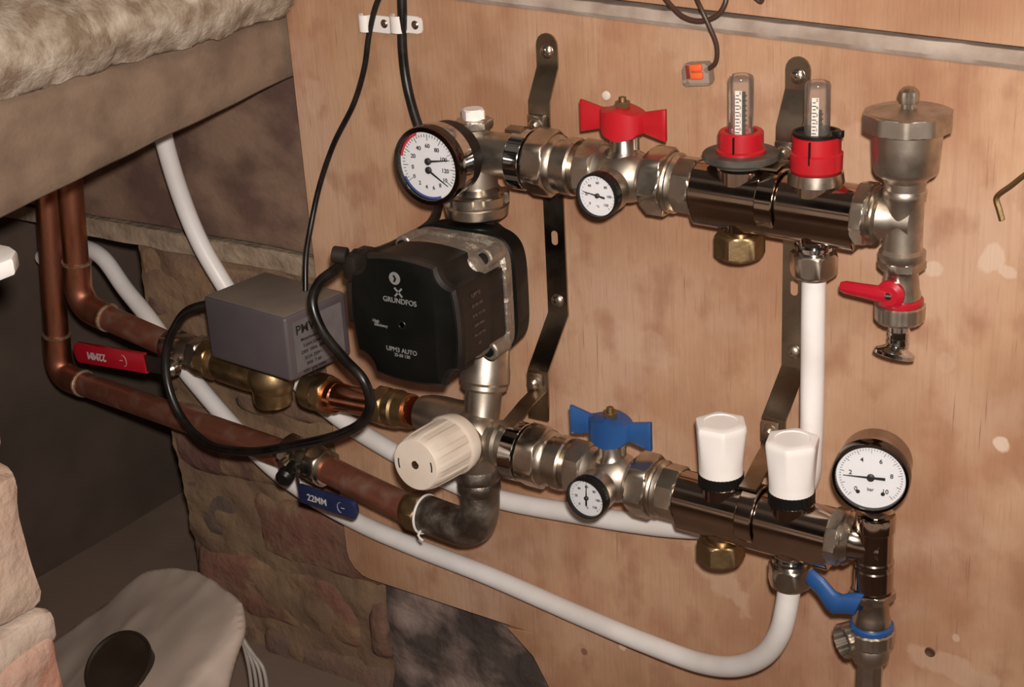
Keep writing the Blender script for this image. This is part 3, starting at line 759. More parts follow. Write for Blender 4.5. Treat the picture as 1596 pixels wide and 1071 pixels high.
dv = drain(XE, Y1, .0415, redm, 'red lever', 'drain valve with red lever below the air vent', False)
c = V((XE-.002, Y1-.0125, .0225))
g = G()
rows = []
for s_, hw, hz in ((0, .0030, .0048), (.1, .0034, .0052), (.25, .0036, .0052), (.6, .0034, .0046), (.9, .0032, .0042), (1, .0022, .0030)):
    p = c+V((-.031*s_, -.001, -.0005+.0012*s_)); rows.append([p+V((0, hw*math.cos(a), hz*math.sin(a))) for a in [2*math.pi*k/16 for k in range(16)]])
g.loft(rows); g.lathe(c+Y_*.006, -Y_, [(0, .0075), (.006, .0090), (.0075, .0088), (.0095, .006)], 32); part('lever', g, redm, dv, 'red lever')
g = G(); g.lathe(c-Y_*.003, -Y_, [(0, .0024), (.0012, .0022), (.0016, .001)], 16); part('lever_screw', g, chrome, dv)
g = G(); g.lathe((XE, Y1, .0015), -Z_, [(0, .0062), (.006, .0064), (.0065, .0068), (.0085, .0064), (.0105, .0064), (.0108, .0069), (.0128, .0064), (.0148, .0064), (.0150, .0068), (.017, .0062), (.022, .0060)], 32); part('hose_tail', g, chrome, dv)
tilt = V((-.12, -.30, -1)).normalized()
g = G(); g.lathe((XE-.0008, Y1-.001, -.0145), tilt, [(0, .0058), (.0015, .0075), (.0035, .0120), (.0045, .0127), (.0065, .0127), (.0070, .0115), (.0060, .0060), (.0062, .002)], 48); part('hose_flange', g, chrome, dv)

# ================================================================== RIGHT END, LOWER: GAUGE + DRAIN
t = thing('end_tee', 'nickel tee closing the right end of the lower rail below the pressure gauge', 'pipe fitting', A2(XE), 'end tees')
g = G(); g.hexn(A2(.1540), D2, .0080, .0180, 8, rot=.3)
g.lathe(A2(.1618), D2, [(0, .0180), (.0015, .0170), (.003, .0180), (.005, .0165), (.0065, .0150)], 48); part('rail_nut', g, nickel, t)
zc_ = Z2(XE)
g = G(); g.lathe(A2(.1660), D2, [(0, .0150), (.003, .0130), (.012, .0118), (.022, .0110)], 40)
g.lathe((XE, Y2, -.1715), Z_, [(0, .0118), (.001, .0125), (.015, .0125), (.016, .0118), (.018, .0118), (.019, .0125), (.021, .0125), (.022, .0118), (.042, .0116), (.043, .0125), (.0525, .0125), (.054, .0118)], 40); part('body', g, darkrail, t)
gd = V((.22, -.975, 0)).normalized(); gc = V((.1795, -.0985, -.0925))
gc = atx(1357, 745, .1795)
t = thing('pressure_gauge', 'round pressure gauge reading in bar above the lower right tee', 'gauge', (XE, Y2, -.116))
g = G(); g.hexn((XE, Y2+.002, -.1215), Z_, .0050, .0085, 4, rot=.5); g.cyl((XE, Y2+.006, -.1185), Z_, .012, .0045, 24); part('stem', g, nickel, t)
g = G(); g.lathe(gc-gd*.0270, gd, [(0, .0195), (.0012, .0215), (.0030, .0225), (.0190, .0225), (.0215, .0236)], 56); part('case', g, darkrail, t)
round_dial(t, gc, gd, .0240, .0212, 'bar', [180])
dv = drain(XE, Y2, -.1725, bluep, 'blue lever', 'drain valve with blue lever below the pressure gauge', True)
z = -.180
g = G()
pts = [(V((XE-.004, Y2-.0115, z+.0015)), .0052, .0085), (V((XE-.012, Y2-.0125, z+.0005)), .0050, .0085), (V((XE-.018, Y2-.0140, z-.0012)), .0046, .0078), (V((XE-.0225, Y2-.0140, z+.0005)), .0038, .0072), (V((XE-.030, Y2-.0125, z+.0075)), .0034, .0062), (V((XE-.0375, Y2-.0115, z+.0118)), .0032, .0058), (V((XE-.0395, Y2-.0115, z+.0128)), .0022, .0048)]
g.loft([[p+V((math.sin(a)*hz*.35, hw*math.cos(a), hz*math.sin(a))) for a in [2*math.pi*k/16 for k in range(16)]] for p, hw, hz in pts]); part('lever', g, bluep, dv, 'blue lever')
g = G(); g.lathe((XE, Y2, -.2125), -Z_, [(0, .0120), (.002, .0128), (.010, .0122), (.0135, .0105)], 40, mod=knurl(8, .015)); part('reducer', g, nickel_cast, dv)
g = G(); g.hexn((XE, Y2, -.2255), -Z_, .030, .0078, 8, rot=.2, ch=.001); part('spout', g, nickel_cast, dv)
hd = V((-.62, -.75, -.1)).normalized()
g = G(); g.lathe((XE-.0135, Y2-.004, -.2120), V((-.60, -.78, -.05)).normalized(), [(-.006, .0092), (-.006, .0112), (.005, .0114), (.0055, .0100), (-.0055, .0092)], 72, mod=knurl(14, .035), caps=False); part('hose_cap', g, nickel_cast, dv)
g = G(); g.lathe((XE-.0135, Y2-.004, -.2120), V((-.60, -.78, -.05)).normalized(), [(-.0060, .0095), (-.0030, .0090)], 40); part('cap_hollow_shade', g, blackring, dv)  # dark disc standing in for the shade inside the hollow cap

# ================================================================== PUMP GROUP (left end)
XP = -.1235
# top elbow
t = thing('top_elbow', 'nickel tee above the pump with a white topped plug', 'pipe fitting', (XP-.002, Y1, .055))
g = G(); g.lathe((XP-.002, Y1, Z1(XP)), X_, [(-.022, .010), (-.019, .0135), (-.012, .0150), (0, .0150), (.030, .0148), (.040, .0150)], 40)
g.lathe((XP-.002, Y1, .046), Z_, [(0, .0145), (.030, .0140), (.040, .0125), (.042, .0110), (.046, .0110)], 40); part('body', g, nickel_cast, t)
g = G(); g.hexn((XP-.002, Y1, .0925), Z_, .0058, .0118, 6, rot=.4); part('plug', g, nickel, t)
g = G(); g.hexn((XP-.002, Y1, .0983), Z_, .0075, .0068, 4, rot=.7, ch=.0008); part('plug_top', g, whitep, t, 'white square plug top')
t = thing('top_pump_union', 'wide nickel union nut between the pump and the gauge', 'pipe union', (XP-.0015, -.055, .032))
g = G(); g.lathe((XP-.0015, -.055, .0300), Z_, [(0, .0195), (.002, .0220), (.0085, .0228), (.0095, .0222), (.0105, .0230), (.0165, .0232), (.0175, .0222), (.0178, .0165), (.0215, .0140)], 96, mod=lambda a, tt: 1-(.10 if math.cos(6*a+.6) < -.55 and .010 < tt < .0177 else 0)); part('nut', g, nickel, t)
g = G(); g.lathe((XP-.0015, -.057, .0180), Z_, [(0, .0210), (.005, .0160), (.0060, .0125), (.013, .0125)], 36); part('pump_port', g, blackd, t, 'dusty black pump port')
# big gauge
gc = V((-.1262, -.107, .0797)); gd = V((0, -1, 0))
t = thing('temperature_pressure_gauge', 'large chrome rimmed dial with two needles above the pump', 'gauge', gc)
g = G(); g.lathe(gc-gd*.044, gd, [(0, .0120), (.012, .0125), (.0125, .0225), (.016, .0245), (.030, .0248)], 56); part('case', g, blackd, t)
g = G(); g.lathe(gc-gd*.0165, gd, [(0, .0249), (.0003, .0262), (.0100, .0268), (.0115, .0268)], 64); part('chrome_rim', g, chrome, t)
round_dial(t, gc, gd, .0272, .0232, 'big', [8, -32])
# pump
PC = V((-.1225, -.151, -.0150))
t = thing('circulation_pump', 'black heating circulation pump with square front between the two rails', 'pump', (PC.x, -.06, -.06))
def notch2(h, n, k=.62, bulge=.0025, rad=.004):
    # square with concave corners; corners of each side rounded
    pts = []
    for q in range(4):
        ca, sa = [(1, 0), (0, 1), (-1, 0), (0, -1)][q]; loc = []
        m = h-n
        for i in range(9):
            s_ = -1+2*i/8; loc.append((h+bulge*(1-s_*s_), s_*m))
        loc += [(h-.0003, m+.0010)]
        for i in range(11):
            a = math.radians(262-74*i/10)
            loc.append((h+math.cos(a)*(n-.0012), h+math.sin(a)*(n-.0012)))
        loc += [(m+.0010, h-.0003)]
        for x, y in loc: pts.append((x*ca-y*sa, x*sa+y*ca))
    return pts
def face_ring(h, n, y, dx=0, dz=0, bulge=.0025): return [V((PC.x+dx+x, y, PC.z+dz+z_)) for x, z_ in notch2(h, n, bulge=bulge)]
g = G()
g.loft([face_ring(.0405, .0150, PC.y+.0002), face_ring(.0425, .0150, PC.y+.002), face_ring(.0428, .0150, PC.y+.006), face_ring(.0418, .0150, PC.y+.007),
        face_ring(.0408, .0145, PC.y+.012), face_ring(.0400, .0145, PC.y+.040)])
for ax_, u_ in ((X_, Z_), (-X_, Z_)):
    c_ = V((PC.x, PC.y+.050, PC.z))+ax_*.037; g.box(c_, (.0070, .022, .050) if ax_.x else (.050, .022, .0070), bev=.002)
mh = part('motor_head', g, blackd, t)
g = G(); g.loft([face_ring(.0404, .0150, PC.y+.001), face_ring(.0404, .0150, PC.y-.0004), face_ring(.0398, .0152, PC.y-.0009)]); fp = part('front_cap', g, blackp, t)
# alu stator ring
g = G()
sq = lambda h, y, rr=.30: [V((PC.x+math.copysign(abs(math.cos(a))**rr, math.cos(a))*h*.98, y, PC.z+math.copysign(abs(math.sin(a))**rr, math.sin(a))*h)) for a in [2*math.pi*k/64+.001 for k in range(64)]]
g.loft([sq(.0340, PC.y+.034, .6), sq(.0385, PC.y+.038, .5), sq(.0392, PC.y+.043, .42), sq(.0396, PC.y+.056, .42), sq(.0396, PC.y+.062, .42), sq(.0420, PC.y+.064, .36), sq(.0420, PC.y+.071, .36)])
for sx in (-1, 1):
    for sz in (-1, 1):
        p = PC+V((sx*.0335, .048, sz*.0335)); g.lathe(p, Y_, [(0, .0058), (.001, .0068), (.018, .0068)], 24)
for k in (-1, 1):
    g.box(PC+V((.0400, .0635, k*.012)), (.004, .006, .020), bev=.001); g.box(PC+V((k*.012, .0635, .0400)), (.020, .006, .004), bev=.001)
part('stator_flange', g, alu, t)
for sx in (-1, 1):
    for sz in (-1, 1):
        p = PC+V((sx*.0335, .0465, sz*.0335)); g = G(); g.lathe(p, Y_, [(0, .0020), (0, .0040), (.0040, .0044)], 20); part('bolt', g, blackring, t)
g = G(); g.loft([sq(.0420, PC.y+.070, .40), sq(.0437, PC.y+.072, .42), sq(.0430, PC.y+.088, .46), sq(.036, PC.y+.098, .5), sq(.028, PC.y+.106, .5)]); part('rear_shell', g, blackp, t)
# cable plug at the left of the head
g = G(); g.box(PC+V((-.0450, .014, .030)), (.012, .026, .018), bev=.003); g.box(PC+V((-.0450, .013, .005)), (.010, .022, .030), bev=.002)
g.cyl(PC+V((-.047, .004, .038)), V((-.9, -.35, .1)).normalized(), .010, .0058, 20); part('terminal_plug', g, blackd, t)
ff = PC.y-.0010
def fpt(px, py): p = at(px, py, ff); return p
g = G(); g.lathe(fpt(615, 434), -Y_, [(0, .0045), (.0003, .0044)], 32); b_ = part('round_badge', g, inkgrey, fp)
g = G(); q = fpt(615, 434)-Y_*.0005
g.prism([(-.0012, .0024), (.0004, .0024), (.0018, 0), (.0004, -.0024), (-.0012, -.0024), (.0001, 0)], q, X_, Z_, -Y_, .0002); part('arrow', g, blackring, b_)
g = G()
q = fpt(621, 456)
for a, b2 in (((-.003, .003), (.003, -.003)), ((-.003, -.003), (.003, .003))):
    dx, dz = b2[0]-a[0], b2[1]-a[1]; ra = V((dx, 0, dz)).normalized(); g.box(q-Y_*.0002, (.0085, .0013, .0003), (ra, Y_.cross(ra), Y_))
g.text('GRUNDFOS', .0052, fpt(623, 470), X_, Z_, .0001)
g.text('High', .0030, fpt(586, 500), X_, Z_, .0001); g.text('Efficiency', .0030, fpt(594, 507), X_, Z_, .0001)
g.text('UPM3 AUTO', .0046, fpt(626, 547), X_, Z_, .0001); g.text('25-50 130 ZZZ'[:9], .0032, fpt(627, 555), X_, Z_, .0001)
part('front_print', g, inkgrey, fp)
g = G(); g.lathe(fpt(626, 507), -Y_, [(0, .0034), (.0004, .0030), (.0002, .0020), (0, .0018)], 24); part('centre_button', g, blackring, fp)
g = G()
for k, (yy, zz, s_, tx) in enumerate(((.020, .018, .0042, 'UPM3'), (.020, .011, .0030, '25-50 130'), (.021, .004, .0026, 'IP 44  TF 110'), (.021, -.003, .0026, '230V 50Hz'), (.021, -.010, .0026, 'Max 1.0 MPa'), (.021, -.017, .0026, 'CE'))):
    g.text(tx, s_, V((PC.x+.0408+.0025*(1-(zz/.028)**2)*.9, PC.y+yy+.004, PC.z+zz)), Y_, Z_, .0005)
part('side_print', g, mat('faint_print', (.075, .045, .035), .6), mh)
# lower pump union
t = thing('bottom_pump_union', 'nickel pump flange and neck below the black pump', 'pipe union', (XP+.0035, -.068, -.105))
u0 = V((XP+.003, -.062, -.078)); ud = V((.02, -.30, -.95)).normalized(); ud = V((.02, -.28, -.96)).normalized()
g = G(); g.lathe(u0, ud, [(-.012, .0160), (.002, .0170), (.006, .0180), (.014, .0182), (.016, .0170), (.019, .0172), (.021, .0150)], 48); part('flange_nut', g, nickel_cast, t)
g = G(); g.lathe(u0, ud, [(.020, .0135), (.040, .0130), (.050, .0145)], 40); part('neck', g, nickel_cast, t)
# mixing valve
MC = V((-.1210, Y2, Z2(-.121)+.002))
t = thing('mixing_valve', 'nickel mixing valve body behind the cream thermostatic head', 'valve', MC)
g = G(); g.sphere(MC, .0200, (1.05, 1, 1.05), 36)
g.lathe(MC, X_, [(0, .017), (.017, .0150), (.019, .0165), (.022, .0165), (.024, .0145), (.040, .0145)], 40)
g.lathe(MC, -Y_, [(.010, .0165), (.018, .0165), (.019, .0178), (.0215, .0178), (.0225, .0165), (.0240, .0175), (.0265, .0175), (.0275, .0150)], 44)
g.lathe(MC+V((0, .010, .004)), -X_, [(0, .017), (.026, .0158), (.038, .0160), (.048, .0152), (.056, .0130)], 40)
g.lathe(MC+Z_*-.008, -Z_, [(0, .0165), (.018, .0150)], 40)
part('body', g, nickel_cast, t)
# thermostatic head
hc = V((-.1217, -.153, -.1205))
t = thing('mixing_thermostat', 'cream ribbed thermostatic head pointing out below the pump', 'thermostat', hc)
hd = V((.0, -1, -.10)).normalized(); hd = V((-.02, -1, .06)).normalized()
g = G(); g.lathe(hc-hd*.050, hd, [(0, .0160), (.001, .0210), (.010, .0224), (.0115, .0216), (.013, .0207), (.0135, .0207), (.030, .0204), (.043, .0200), (.0485, .0193), (.0500, .0182), (.0502, .015)], 192,
                 mod=lambda a, tt: 1+(.035*(1 if math.cos(12*a) > .2 else (-.3 if math.cos(12*a) < -.1 else (math.cos(12*a)+.1)/.3*1.3-.3)) if .0133 <= tt < .046 else 0)); part('knob', g, cream, t, ang=40)
rr_, uu_, _ = basis(hd)
g = G(); g.lathe(hc, hd, [(-.0002, .0034), (.0004, .0030), (.0002, .0016)], 24); part('centre_screw', g, nickel, t)
for s0 in (0, math.pi):
    g = G(); a0 = math.radians(160)+s0
    g.loft([[hc+hd*l_+rr_*math.cos(a0+.5*k/10)*q+uu_*math.sin(a0+.5*k/10)*q for q, l_ in ((.0138, .0001), (.0148, .0001), (.0148, .0005), (.0138, .0005))] for k in range(11)]); part('turn_mark', g, ink, t)
# lower elbow (dull)
t = thing('lower_elbow', 'dull dark nickel elbow below the cream thermostatic head', 'pipe fitting', (-.127, -.082, -.19))
yl = -.080
e0 = MC+Z_*-.026
P = [e0, V((-.1210, yl, -.180)), V((-.1225, yl, -.192)), V((-.1275, yl, -.2035)), V((-.1370, yl, -.2085)), V((-.148, yl, -.2085)), V((-.176, yl+.001, -.2065))]
g = G(); g.tube(P, .0145, 32, 8)
g.lathe(e0, -Z_, [(-.004, .0148), (0, .0160), (.006, .0160), (.008, .0150), (.010, .0158), (.016, .0158), (.018, .0148)], 40); part('elbow', g, castiron, t)
g = G(); g.tube([V((-.1735, yl+math.cos(a)*.0150, -.2066+math.sin(a)*.0150)) for a in [2*math.pi*k/24 for k in range(25)]]+[V((-.170, yl-.015, -.2170)), V((-.1655, yl-.0155, -.2200))], .0010, 8, 2); part('ptfe_tape', g, whitep, t, 'loose white thread of sealing tape')
t = thing('compression_fitting', 'brass compression nut joining lower copper pipe to dull elbow', 'compression fitting', (-.187, -.079, -.2065), 'brass compression nuts')
d_ = V((-1, .06, 0.0)).normalized()
g = G(); g.hexn((-.1745, yl+.0008, -.2066), d_, .0135, .0143, 6, rot=.3); g.lathe((-.188, yl+.0015, -.2066), d_, [(0, .0138), (.003, .0128), (.004, .0112)], 36); part('nut', g, brass, t)

# ================================================================== COPPER, LEFT
def line(t0_, t1_, s_): return t0_+(t1_-t0_)*s_
U = [at(540, 614, -.062), at(455, 592, -.056), at(255, 531, -.040), at(150, 492, -.034)]
uR = V((-.163, Y2+.010, MC.z+.004)); 
L0 = V((-.190, -.0785, -.2066)); L1 = at(520, 737, -.072)
# upper copper riser with elbow, entering the red lever valve
ul = at(150, 497, -.032); ul2 = at(262, 537, -.040); ec = at(124, 476, -.031)
def copper_run(top, corner, end, label, r, dusty):
    t = thing('copper_pipe', label, 'copper pipe', corner, 'copper pipes rising behind the joist')
    d1 = (corner-top).normalized(); d2 = (end-corner).normalized(); Rb = .024
    g = G(); g.tube([top, corner-d1*Rb*1.5], r, 28, 2); part('riser', g, copper, t)
    g = G()
    arc = [corner-d1*Rb*1.75, corner-d1*Rb*1.1]
    for k in range(1, 8):
        s_ = k/8; arc.append((corner-d1*Rb)*(1-s_)**2+corner*2*s_*(1-s_)+(corner+d2*Rb)*s_**2)
    arc += [corner+d2*Rb*1.1, corner+d2*Rb*1.6]
    g.tube(arc, r+.0014, 28, 3)
    part('elbow', g, copper, t)
    g = G(); g.tube([corner+d2*Rb*1.4, end], r, 28, 2); part('horizontal_run', g, dusty, t)
    for c_, dd in ((corner-d1*Rb*1.75, d1), (corner+d2*Rb*1.6, d2)):
        g = G(); g.lathe(c_-dd*.0015, dd, [(0, r), (.0007, r+.0020), (.0025, r+.0018), (.0035, r)], 32, mod=lambda a, tt: 1+.03*math.sin(3*a+1)); part('solder_ring', g, solder, t)
top1 = ec+V((.000, 0, .262)); top1 = V((at(126, 262, -.031).x, -.031, .140))
copper_run(top1, ec, ul2, 'copper riser and elbow in front, feeding the red lever valve', .0112, copperd)
lc = at(92, 585, -.018); lend = at(440, 706, -.058)
top2 = V((at(105, 330, -.010).x-.002, -.006, .140))
copper_run(top2, lc, lend, 'long copper pipe further left, running to the blue lever valve', .0112, copperd)
# red lever valve on the upper pipe
vc = at(285, 545, -.043); ud_ = (at(400, 582, -.052)-vc).normalized()
t = thing('lever_valve', 'small nickel lever valve with a red sleeve reading 22MM', 'lever valve', vc, 'lever valves')
g = G(); g.hexn(vc-ud_*.016, ud_, .012, .0148, 6, rot=.2); g.lathe(vc-ud_*.004, ud_, [(0, .0125), (.006, .0145), (.014, .0145), (.022, .012)], 36); g.hexn(vc+ud_*.018, ud_, .012, .0150, 6, rot=.4)
g.lathe(vc+ud_*.005, V((0, -1, -.2)).normalized(), [(.008, .0075), (.020, .0070), (.021, .005)], 24); part('body', g, nickel, t)
a_ = at(118, 548, -.062); b_ = at(228, 566, -.066)
def lever(t, A_, B_, H, m_, txt, flip, stem_to, back):
    ld = (B_-A_).normalized(); up = V((0, 0, 1)); up = (up-ld*up.dot(ld)).normalized(); nn = ld.cross(up)
    if nn.y > 0: nn = -nn
    L_ = (B_-A_).length; N = 16; pr = []
    h = H/2
    for k in range(9): a = math.pi/2+math.pi*k/8; pr.append((h*.55+math.cos(a)*h*.55, math.sin(a)*h))
    pr += [(L_, -h*.98), (L_, h*.98)]
    g = G(); g.prism(pr, A_+nn*-.003, ld, up, nn, .0058, .0014, 2); s_ = part('sleeve', g, m_, t, txt)
    g = G(); c_ = A_+ld*L_*(.34 if flip else .66)
    rr2, uu2 = (ld, up)
    if flip: rr2, uu2 = -ld, -up
    if rr2.cross(uu2).dot(nn) < 0: rr2 = -rr2
    g.text('22MM', H*.52, c_+nn*.0030, rr2, uu2, .0001)
    part('print', g, inkwhite, s_)
    g = G(); c2 = A_+ld*L_*(.72 if flip else .25)
    g.tube([c2+nn*.0030+ld*H*.20*math.cos(a)+up*H*.28*math.sin(a) for a in [-1.7+k*.34 for k in range(11)]], .00022, 6, 1)
    g.box(c2+nn*.0030-ld*H*.16, (H*.22, .0004, .0004), (ld, up, nn))
    part('emblem', g, inkwhite, s_)
    g = G(); g.tube([A_+ld*L_*(.9 if back else .1), stem_to*.55+(B_ if back else A_)*.45, stem_to], .0016, 8, 4)
    g2 = G(); q0 = B_ if back else A_; w2 = (stem_to-q0).normalized(); 
    rows = []
    for k in range(9):
        s3 = k/8; p = q0.lerp(stem_to, s3); rows.append([p+up*h*(.8-.1*s3)+nn*.001, p-up*h*(.8-.1*s3)+nn*.001, p-up*h*(.8-.1*s3)-nn*.001, p+up*h*(.8-.1*s3)-nn*.001])
    g2.loft(rows); g.b.free()
    part('lever_arm', g2, steel if not back else blackd, t)
    return ld, up, nn
lever(t, a_, b_, .0185, redm, 'red sleeve reading 22MM', True, at(268, 575, -.068), True)
g = G(); g.lathe(at(268, 575, -.066), V((0, -1, 0)), [(-.004, .007), (.003, .0065), (.006, .004)], 24); part('spindle_nut', g, nickel, t)
# motorised valve
bc = at(455, 592, -.055)
t = thing('motorised_valve', 'brass valve with a dusty grey box actuator beside the pump', 'motorised valve', at(400, 585, -.052))
v0 = at(325, 560, -.048); v1 = at(455, 600, -.056); vd = (v1-v0).normalized()
g = G(); g.hexn(v0-vd*.004, vd, .012, .0148, 6, rot=.2); g.lathe(v0+vd*.008, vd, [(0, .0130), (.003, .0142), (.006, .0130), (.012, .0150), (.040, .0155), (.058, .0150), (.066, .0135), (.080, .013)], 36)
g.sphere(v0+vd*.074, .0185, (1.1, 1, 1), 28)
g.lathe(v0+vd*.074, -Z_, [(0, .0165), (.019, .0160), (.022, .0145), (.023, .010)], 32)
part('valve_body', g, brass, t)
n0 = at(487, 608, -.058); g = G(); g.lathe(n0, vd, [(-.006, .0125), (-.003, .0150), (.004, .0155), (.010, .0150), (.012, .0135)], 40); g.hexn(n0+vd*.008, vd, .012, .0148, 6, rot=.2)
part('brass_nut', g, brass, t)
# box actuator
F0 = atx(443, 497, -.2765); F0 = at(443, 497, -.098)
zB = at(460, 598, -.098).z
FL = V((at(315, 455, -.088).x, -.088, 0)); BR = V((at(550, 435, -.034).x, -.034, 0))
ex = V((F0.x-FL.x, F0.y-FL.y, 0)); ey = V((BR.x-F0.x, BR.y-F0.y, 0))
Lx, Ly = ex.length, ey.length; ex.normalize(); ey = V((-ex.y, ex.x, 0)); H_ = F0.z-zB
bcn = V((F0.x, F0.y, 0))-ex*Lx/2+ey*Ly/2+Z_*(F0.z-H_/2)
g = G(); g.box(bcn, (Lx, Ly, H_), (ex, ey, Z_), bev=.0028, seg=3); ab = part('actuator_box', g, boxgrey, t)
g = G(); g.box(bcn+Z_*(H_/2+.0002), (Lx*.95, Ly*.95, .0008), (ex, ey, Z_), bev=.0003); part('box_top', g, dust, ab, 'dust covered top')
rf = bcn+ex*(Lx/2+.0002)
g = G(); g.box(rf-ey*Ly*.0, (.0004, Ly*.78, H_*.78), (ex, ey, Z_)); lb = part('label', g, labelm, ab)
g = G(); g.text('PMV2', .0105, rf+ex*.0003-ey*Ly*.17+Z_*H_*.24, ey, Z_, .0002)
for k in range(7): g.text(['Motorised valve', '2 port 22mm', '230V  50Hz  6W', '3(1)A 250V~', 'IP20  T 60', 'N/O  grey white', 'Max 8.6 bar'][k], .0036, rf+ex*.0003-ey*Ly*.12+Z_*(H_*.08-.0052*k), ey, Z_, .0002)
part('print', g, ink, lb)
# copper stub and brass nut towards the mixing valve
s0 = n0+vd*.016; s1 = at(575, 628, -.066)
t = thing('copper_pipe', 'short bright copper stub between the grey box valve and brass nut', 'copper pipe', s0)
g = G(); mid = uR
g.tube([s0, s0.lerp(mid, .5), mid+V((-.02, 0, 0))], .0112, 28, 3); part('tube', g, copperb, t)
g = G(); g.lathe(s0+vd*.001, vd, [(0, .0128), (.010, .0128), (.0115, .0118)], 28); part('ferrule_end', g, copperb, t)
t = thing('compression_fitting', 'brass and nickel compression nut left of the mixing valve', 'compression fitting', at(620, 640, -.07), 'brass compression nuts')
md = (mid-s0).normalized()
q0 = s0+md*.050
g = G(); g.hexn(at(592, 632, -.0665), md, .012, .0142, 6, rot=.1); g.lathe(at(592, 632, -.0665)+md*.012, md, [(0, .0138), (.002, .0148), (.008, .0148), (.010, .0135), (.020, .0135)], 40); part('nut', g, brass, t)
# lower blue lever valve
vb = at(478, 716, -.062); vb1 = at(520, 734, -.066); bd = (V((-.190, yl, -.2066))-vb).normalized()
t = thing('lever_valve', 'small nickel lever valve with a blue sleeve reading 22MM', 'lever valve', vb, 'lever valves')
g = G(); g.hexn(vb-bd*.022, bd, .012, .0138, 6, rot=.3); g.lathe(vb-bd*.010, bd, [(0, .0120), (.004, .0140), (.012, .0142), (.016, .0128), (.020, .0125)], 36); g.hexn(vb+bd*.009, bd, .014, .0150, 6, rot=.2); g.lathe(vb+bd*.023, bd, [(0, .0142), (.003, .0130)], 36)
sd = V((-.25, -.95, -.25)).normalized()
g.lathe(vb-bd*.008, sd, [(.006, .0075), (.018, .0068)], 24); part('body', g, nickel, t)
kn = at(445, 742, -.092); g = G(); g.lathe(vb-bd*.008, (kn-(vb-bd*.008)).normalized(), [(.010, .0045), ((kn-(vb-bd*.008)).length-.004, .0045), ((kn-(vb-bd*.008)).length-.003, .0072), ((kn-(vb-bd*.008)).length+.004, .0070), ((kn-(vb-bd*.008)).length+.0065, .004)], 24); part('spindle_nut', g, blackring, t)
lever(t, at(557, 796, -.090), at(468, 768, -.088), .0155, blued, 'dark blue sleeve reading 22MM', False, at(462, 735, -.088), True)
t = thing('copper_pipe', 'straight copper pipe between blue lever valve and brass nut', 'copper pipe', vb+bd*.05)
g = G(); g.tube([vb+bd*.018, V((-.186, yl, -.2066))], .0112, 28, 2); part('tube', g, copperd, t)

# ================================================================== WHITE PIPES
def pipe(pts, r, m, label, cat='plastic pipe', sub=10):
    g = G(); g.tube(pts, r, 24, sub); return solo('plastic_pipe', g, m, label, cat, pts[len(pts)//2], 'white plastic heating pipes')
c2 = V((.1255, Y1, .038))
pts = [c2, V((.1255, Y1, .0)), V((.1255, Y1+.001, -.05)), V((.1245, Y1+.003, -.095)), V((.118, -.042, -.130)), at(1190, 800, -.036), at(1110, 822, -.028), at(1050, 822, -.020), at(980, 814, -.016), at(900, 801, -.013), at(770, 776, -.012),
       at(690, 745, -.012), at(600, 697, -.012), at(530, 652, -.010), at(470, 600, -.008), at(400, 520, -.010), at(345, 437, -.014), at(310, 375, -.018), at(280, 300, -.022), at(255, 215, -.026), at(243, 150, -.03)]
# keep the last leg below the slab
pipe(pts, .0077, pipew, 'white plastic pipe from the upper rail bending left and up behind the grey box')
c3 = A2(.1252)-Z_*.040
pts = [c3, at(1226, 945, Y2), at(1216, 985, Y2+.004), at(1192, 1020, Y2+.012), at(1150, 1038, -.055), at(1095, 1034, -.040), at(1000, 1000, -.024), at(900, 958, -.014), at(760, 897, -.011), at(640, 850, -.010), at(560, 815, -.010),
       at(480, 770, -.010), at(420, 725, -.008), at(370, 672, -.006), at(320, 615, -.004), at(285, 572, 0), at(235, 500, .004), at(195, 450, .012), at(160, 402, .018), at(130, 386, .024), at(100, 389, .030), at(66, 402, .034)]
pipe(pts, .0077, pipew, 'long white plastic pipe sweeping from the lower rail to the far left')

# ================================================================== CABLES
def cable(pts, r, label, name='cable', m=rubber, cat='cable', group=None, sub=10):
    g = G(); g.tube(pts, r, 16, sub); return solo(name, g, m, label, cat, pts[0], group)
kc = at(592, 34).x
cable([at(594, -12, -.004), at(584, 15, -.004), at(575, 55, -.004), at(568, 105, -.004), at(552, 160, -.005), at(520, 225, -.008), at(498, 290, -.012), at(485, 350, -.022), at(477, 400, -.035), V((at(473, 425, -.045).x, -.045, bcn.z+H_/2+.0005))], .0022,
      'thin black cable hanging from the left clip to the grey box', group='black cables')
cable([at(626, -12, -.005), at(627, 20, -.005), at(627, 70, -.005), at(633, 125, -.006), at(645, 175, -.010), at(662, 225, -.016), at(680, 280, -.026), at(683, 318, -.040), at(672, 348, -.060), at(635, 372, -.085), at(590, 392, -.115), PC+V((-.0445, .010, .038))], .0036,
      'thick black cable hanging from the right clip behind the big gauge to the pump', group='black cables')
cable([PC+V((-.048, .006, .036)), at(520, 422, -.142), at(498, 440, -.146), at(487, 468, -.150), at(500, 512, -.154), at(535, 558, -.158), at(566, 592, -.160), at(577, 625, -.158), at(567, 655, -.154), at(530, 677, -.148), at(465, 693, -.138), at(385, 704, -.120),
       at(320, 690, -.108), at(282, 650, -.100), at(262, 600, -.095), at(259, 550, -.090), at(272, 512, -.086), at(292, 485, -.082), V((FL.x+.003, -.072, at(318, 476, -.085).z))], .0036,
      'black pump cable looping down in front of the grey box', group='black cables')
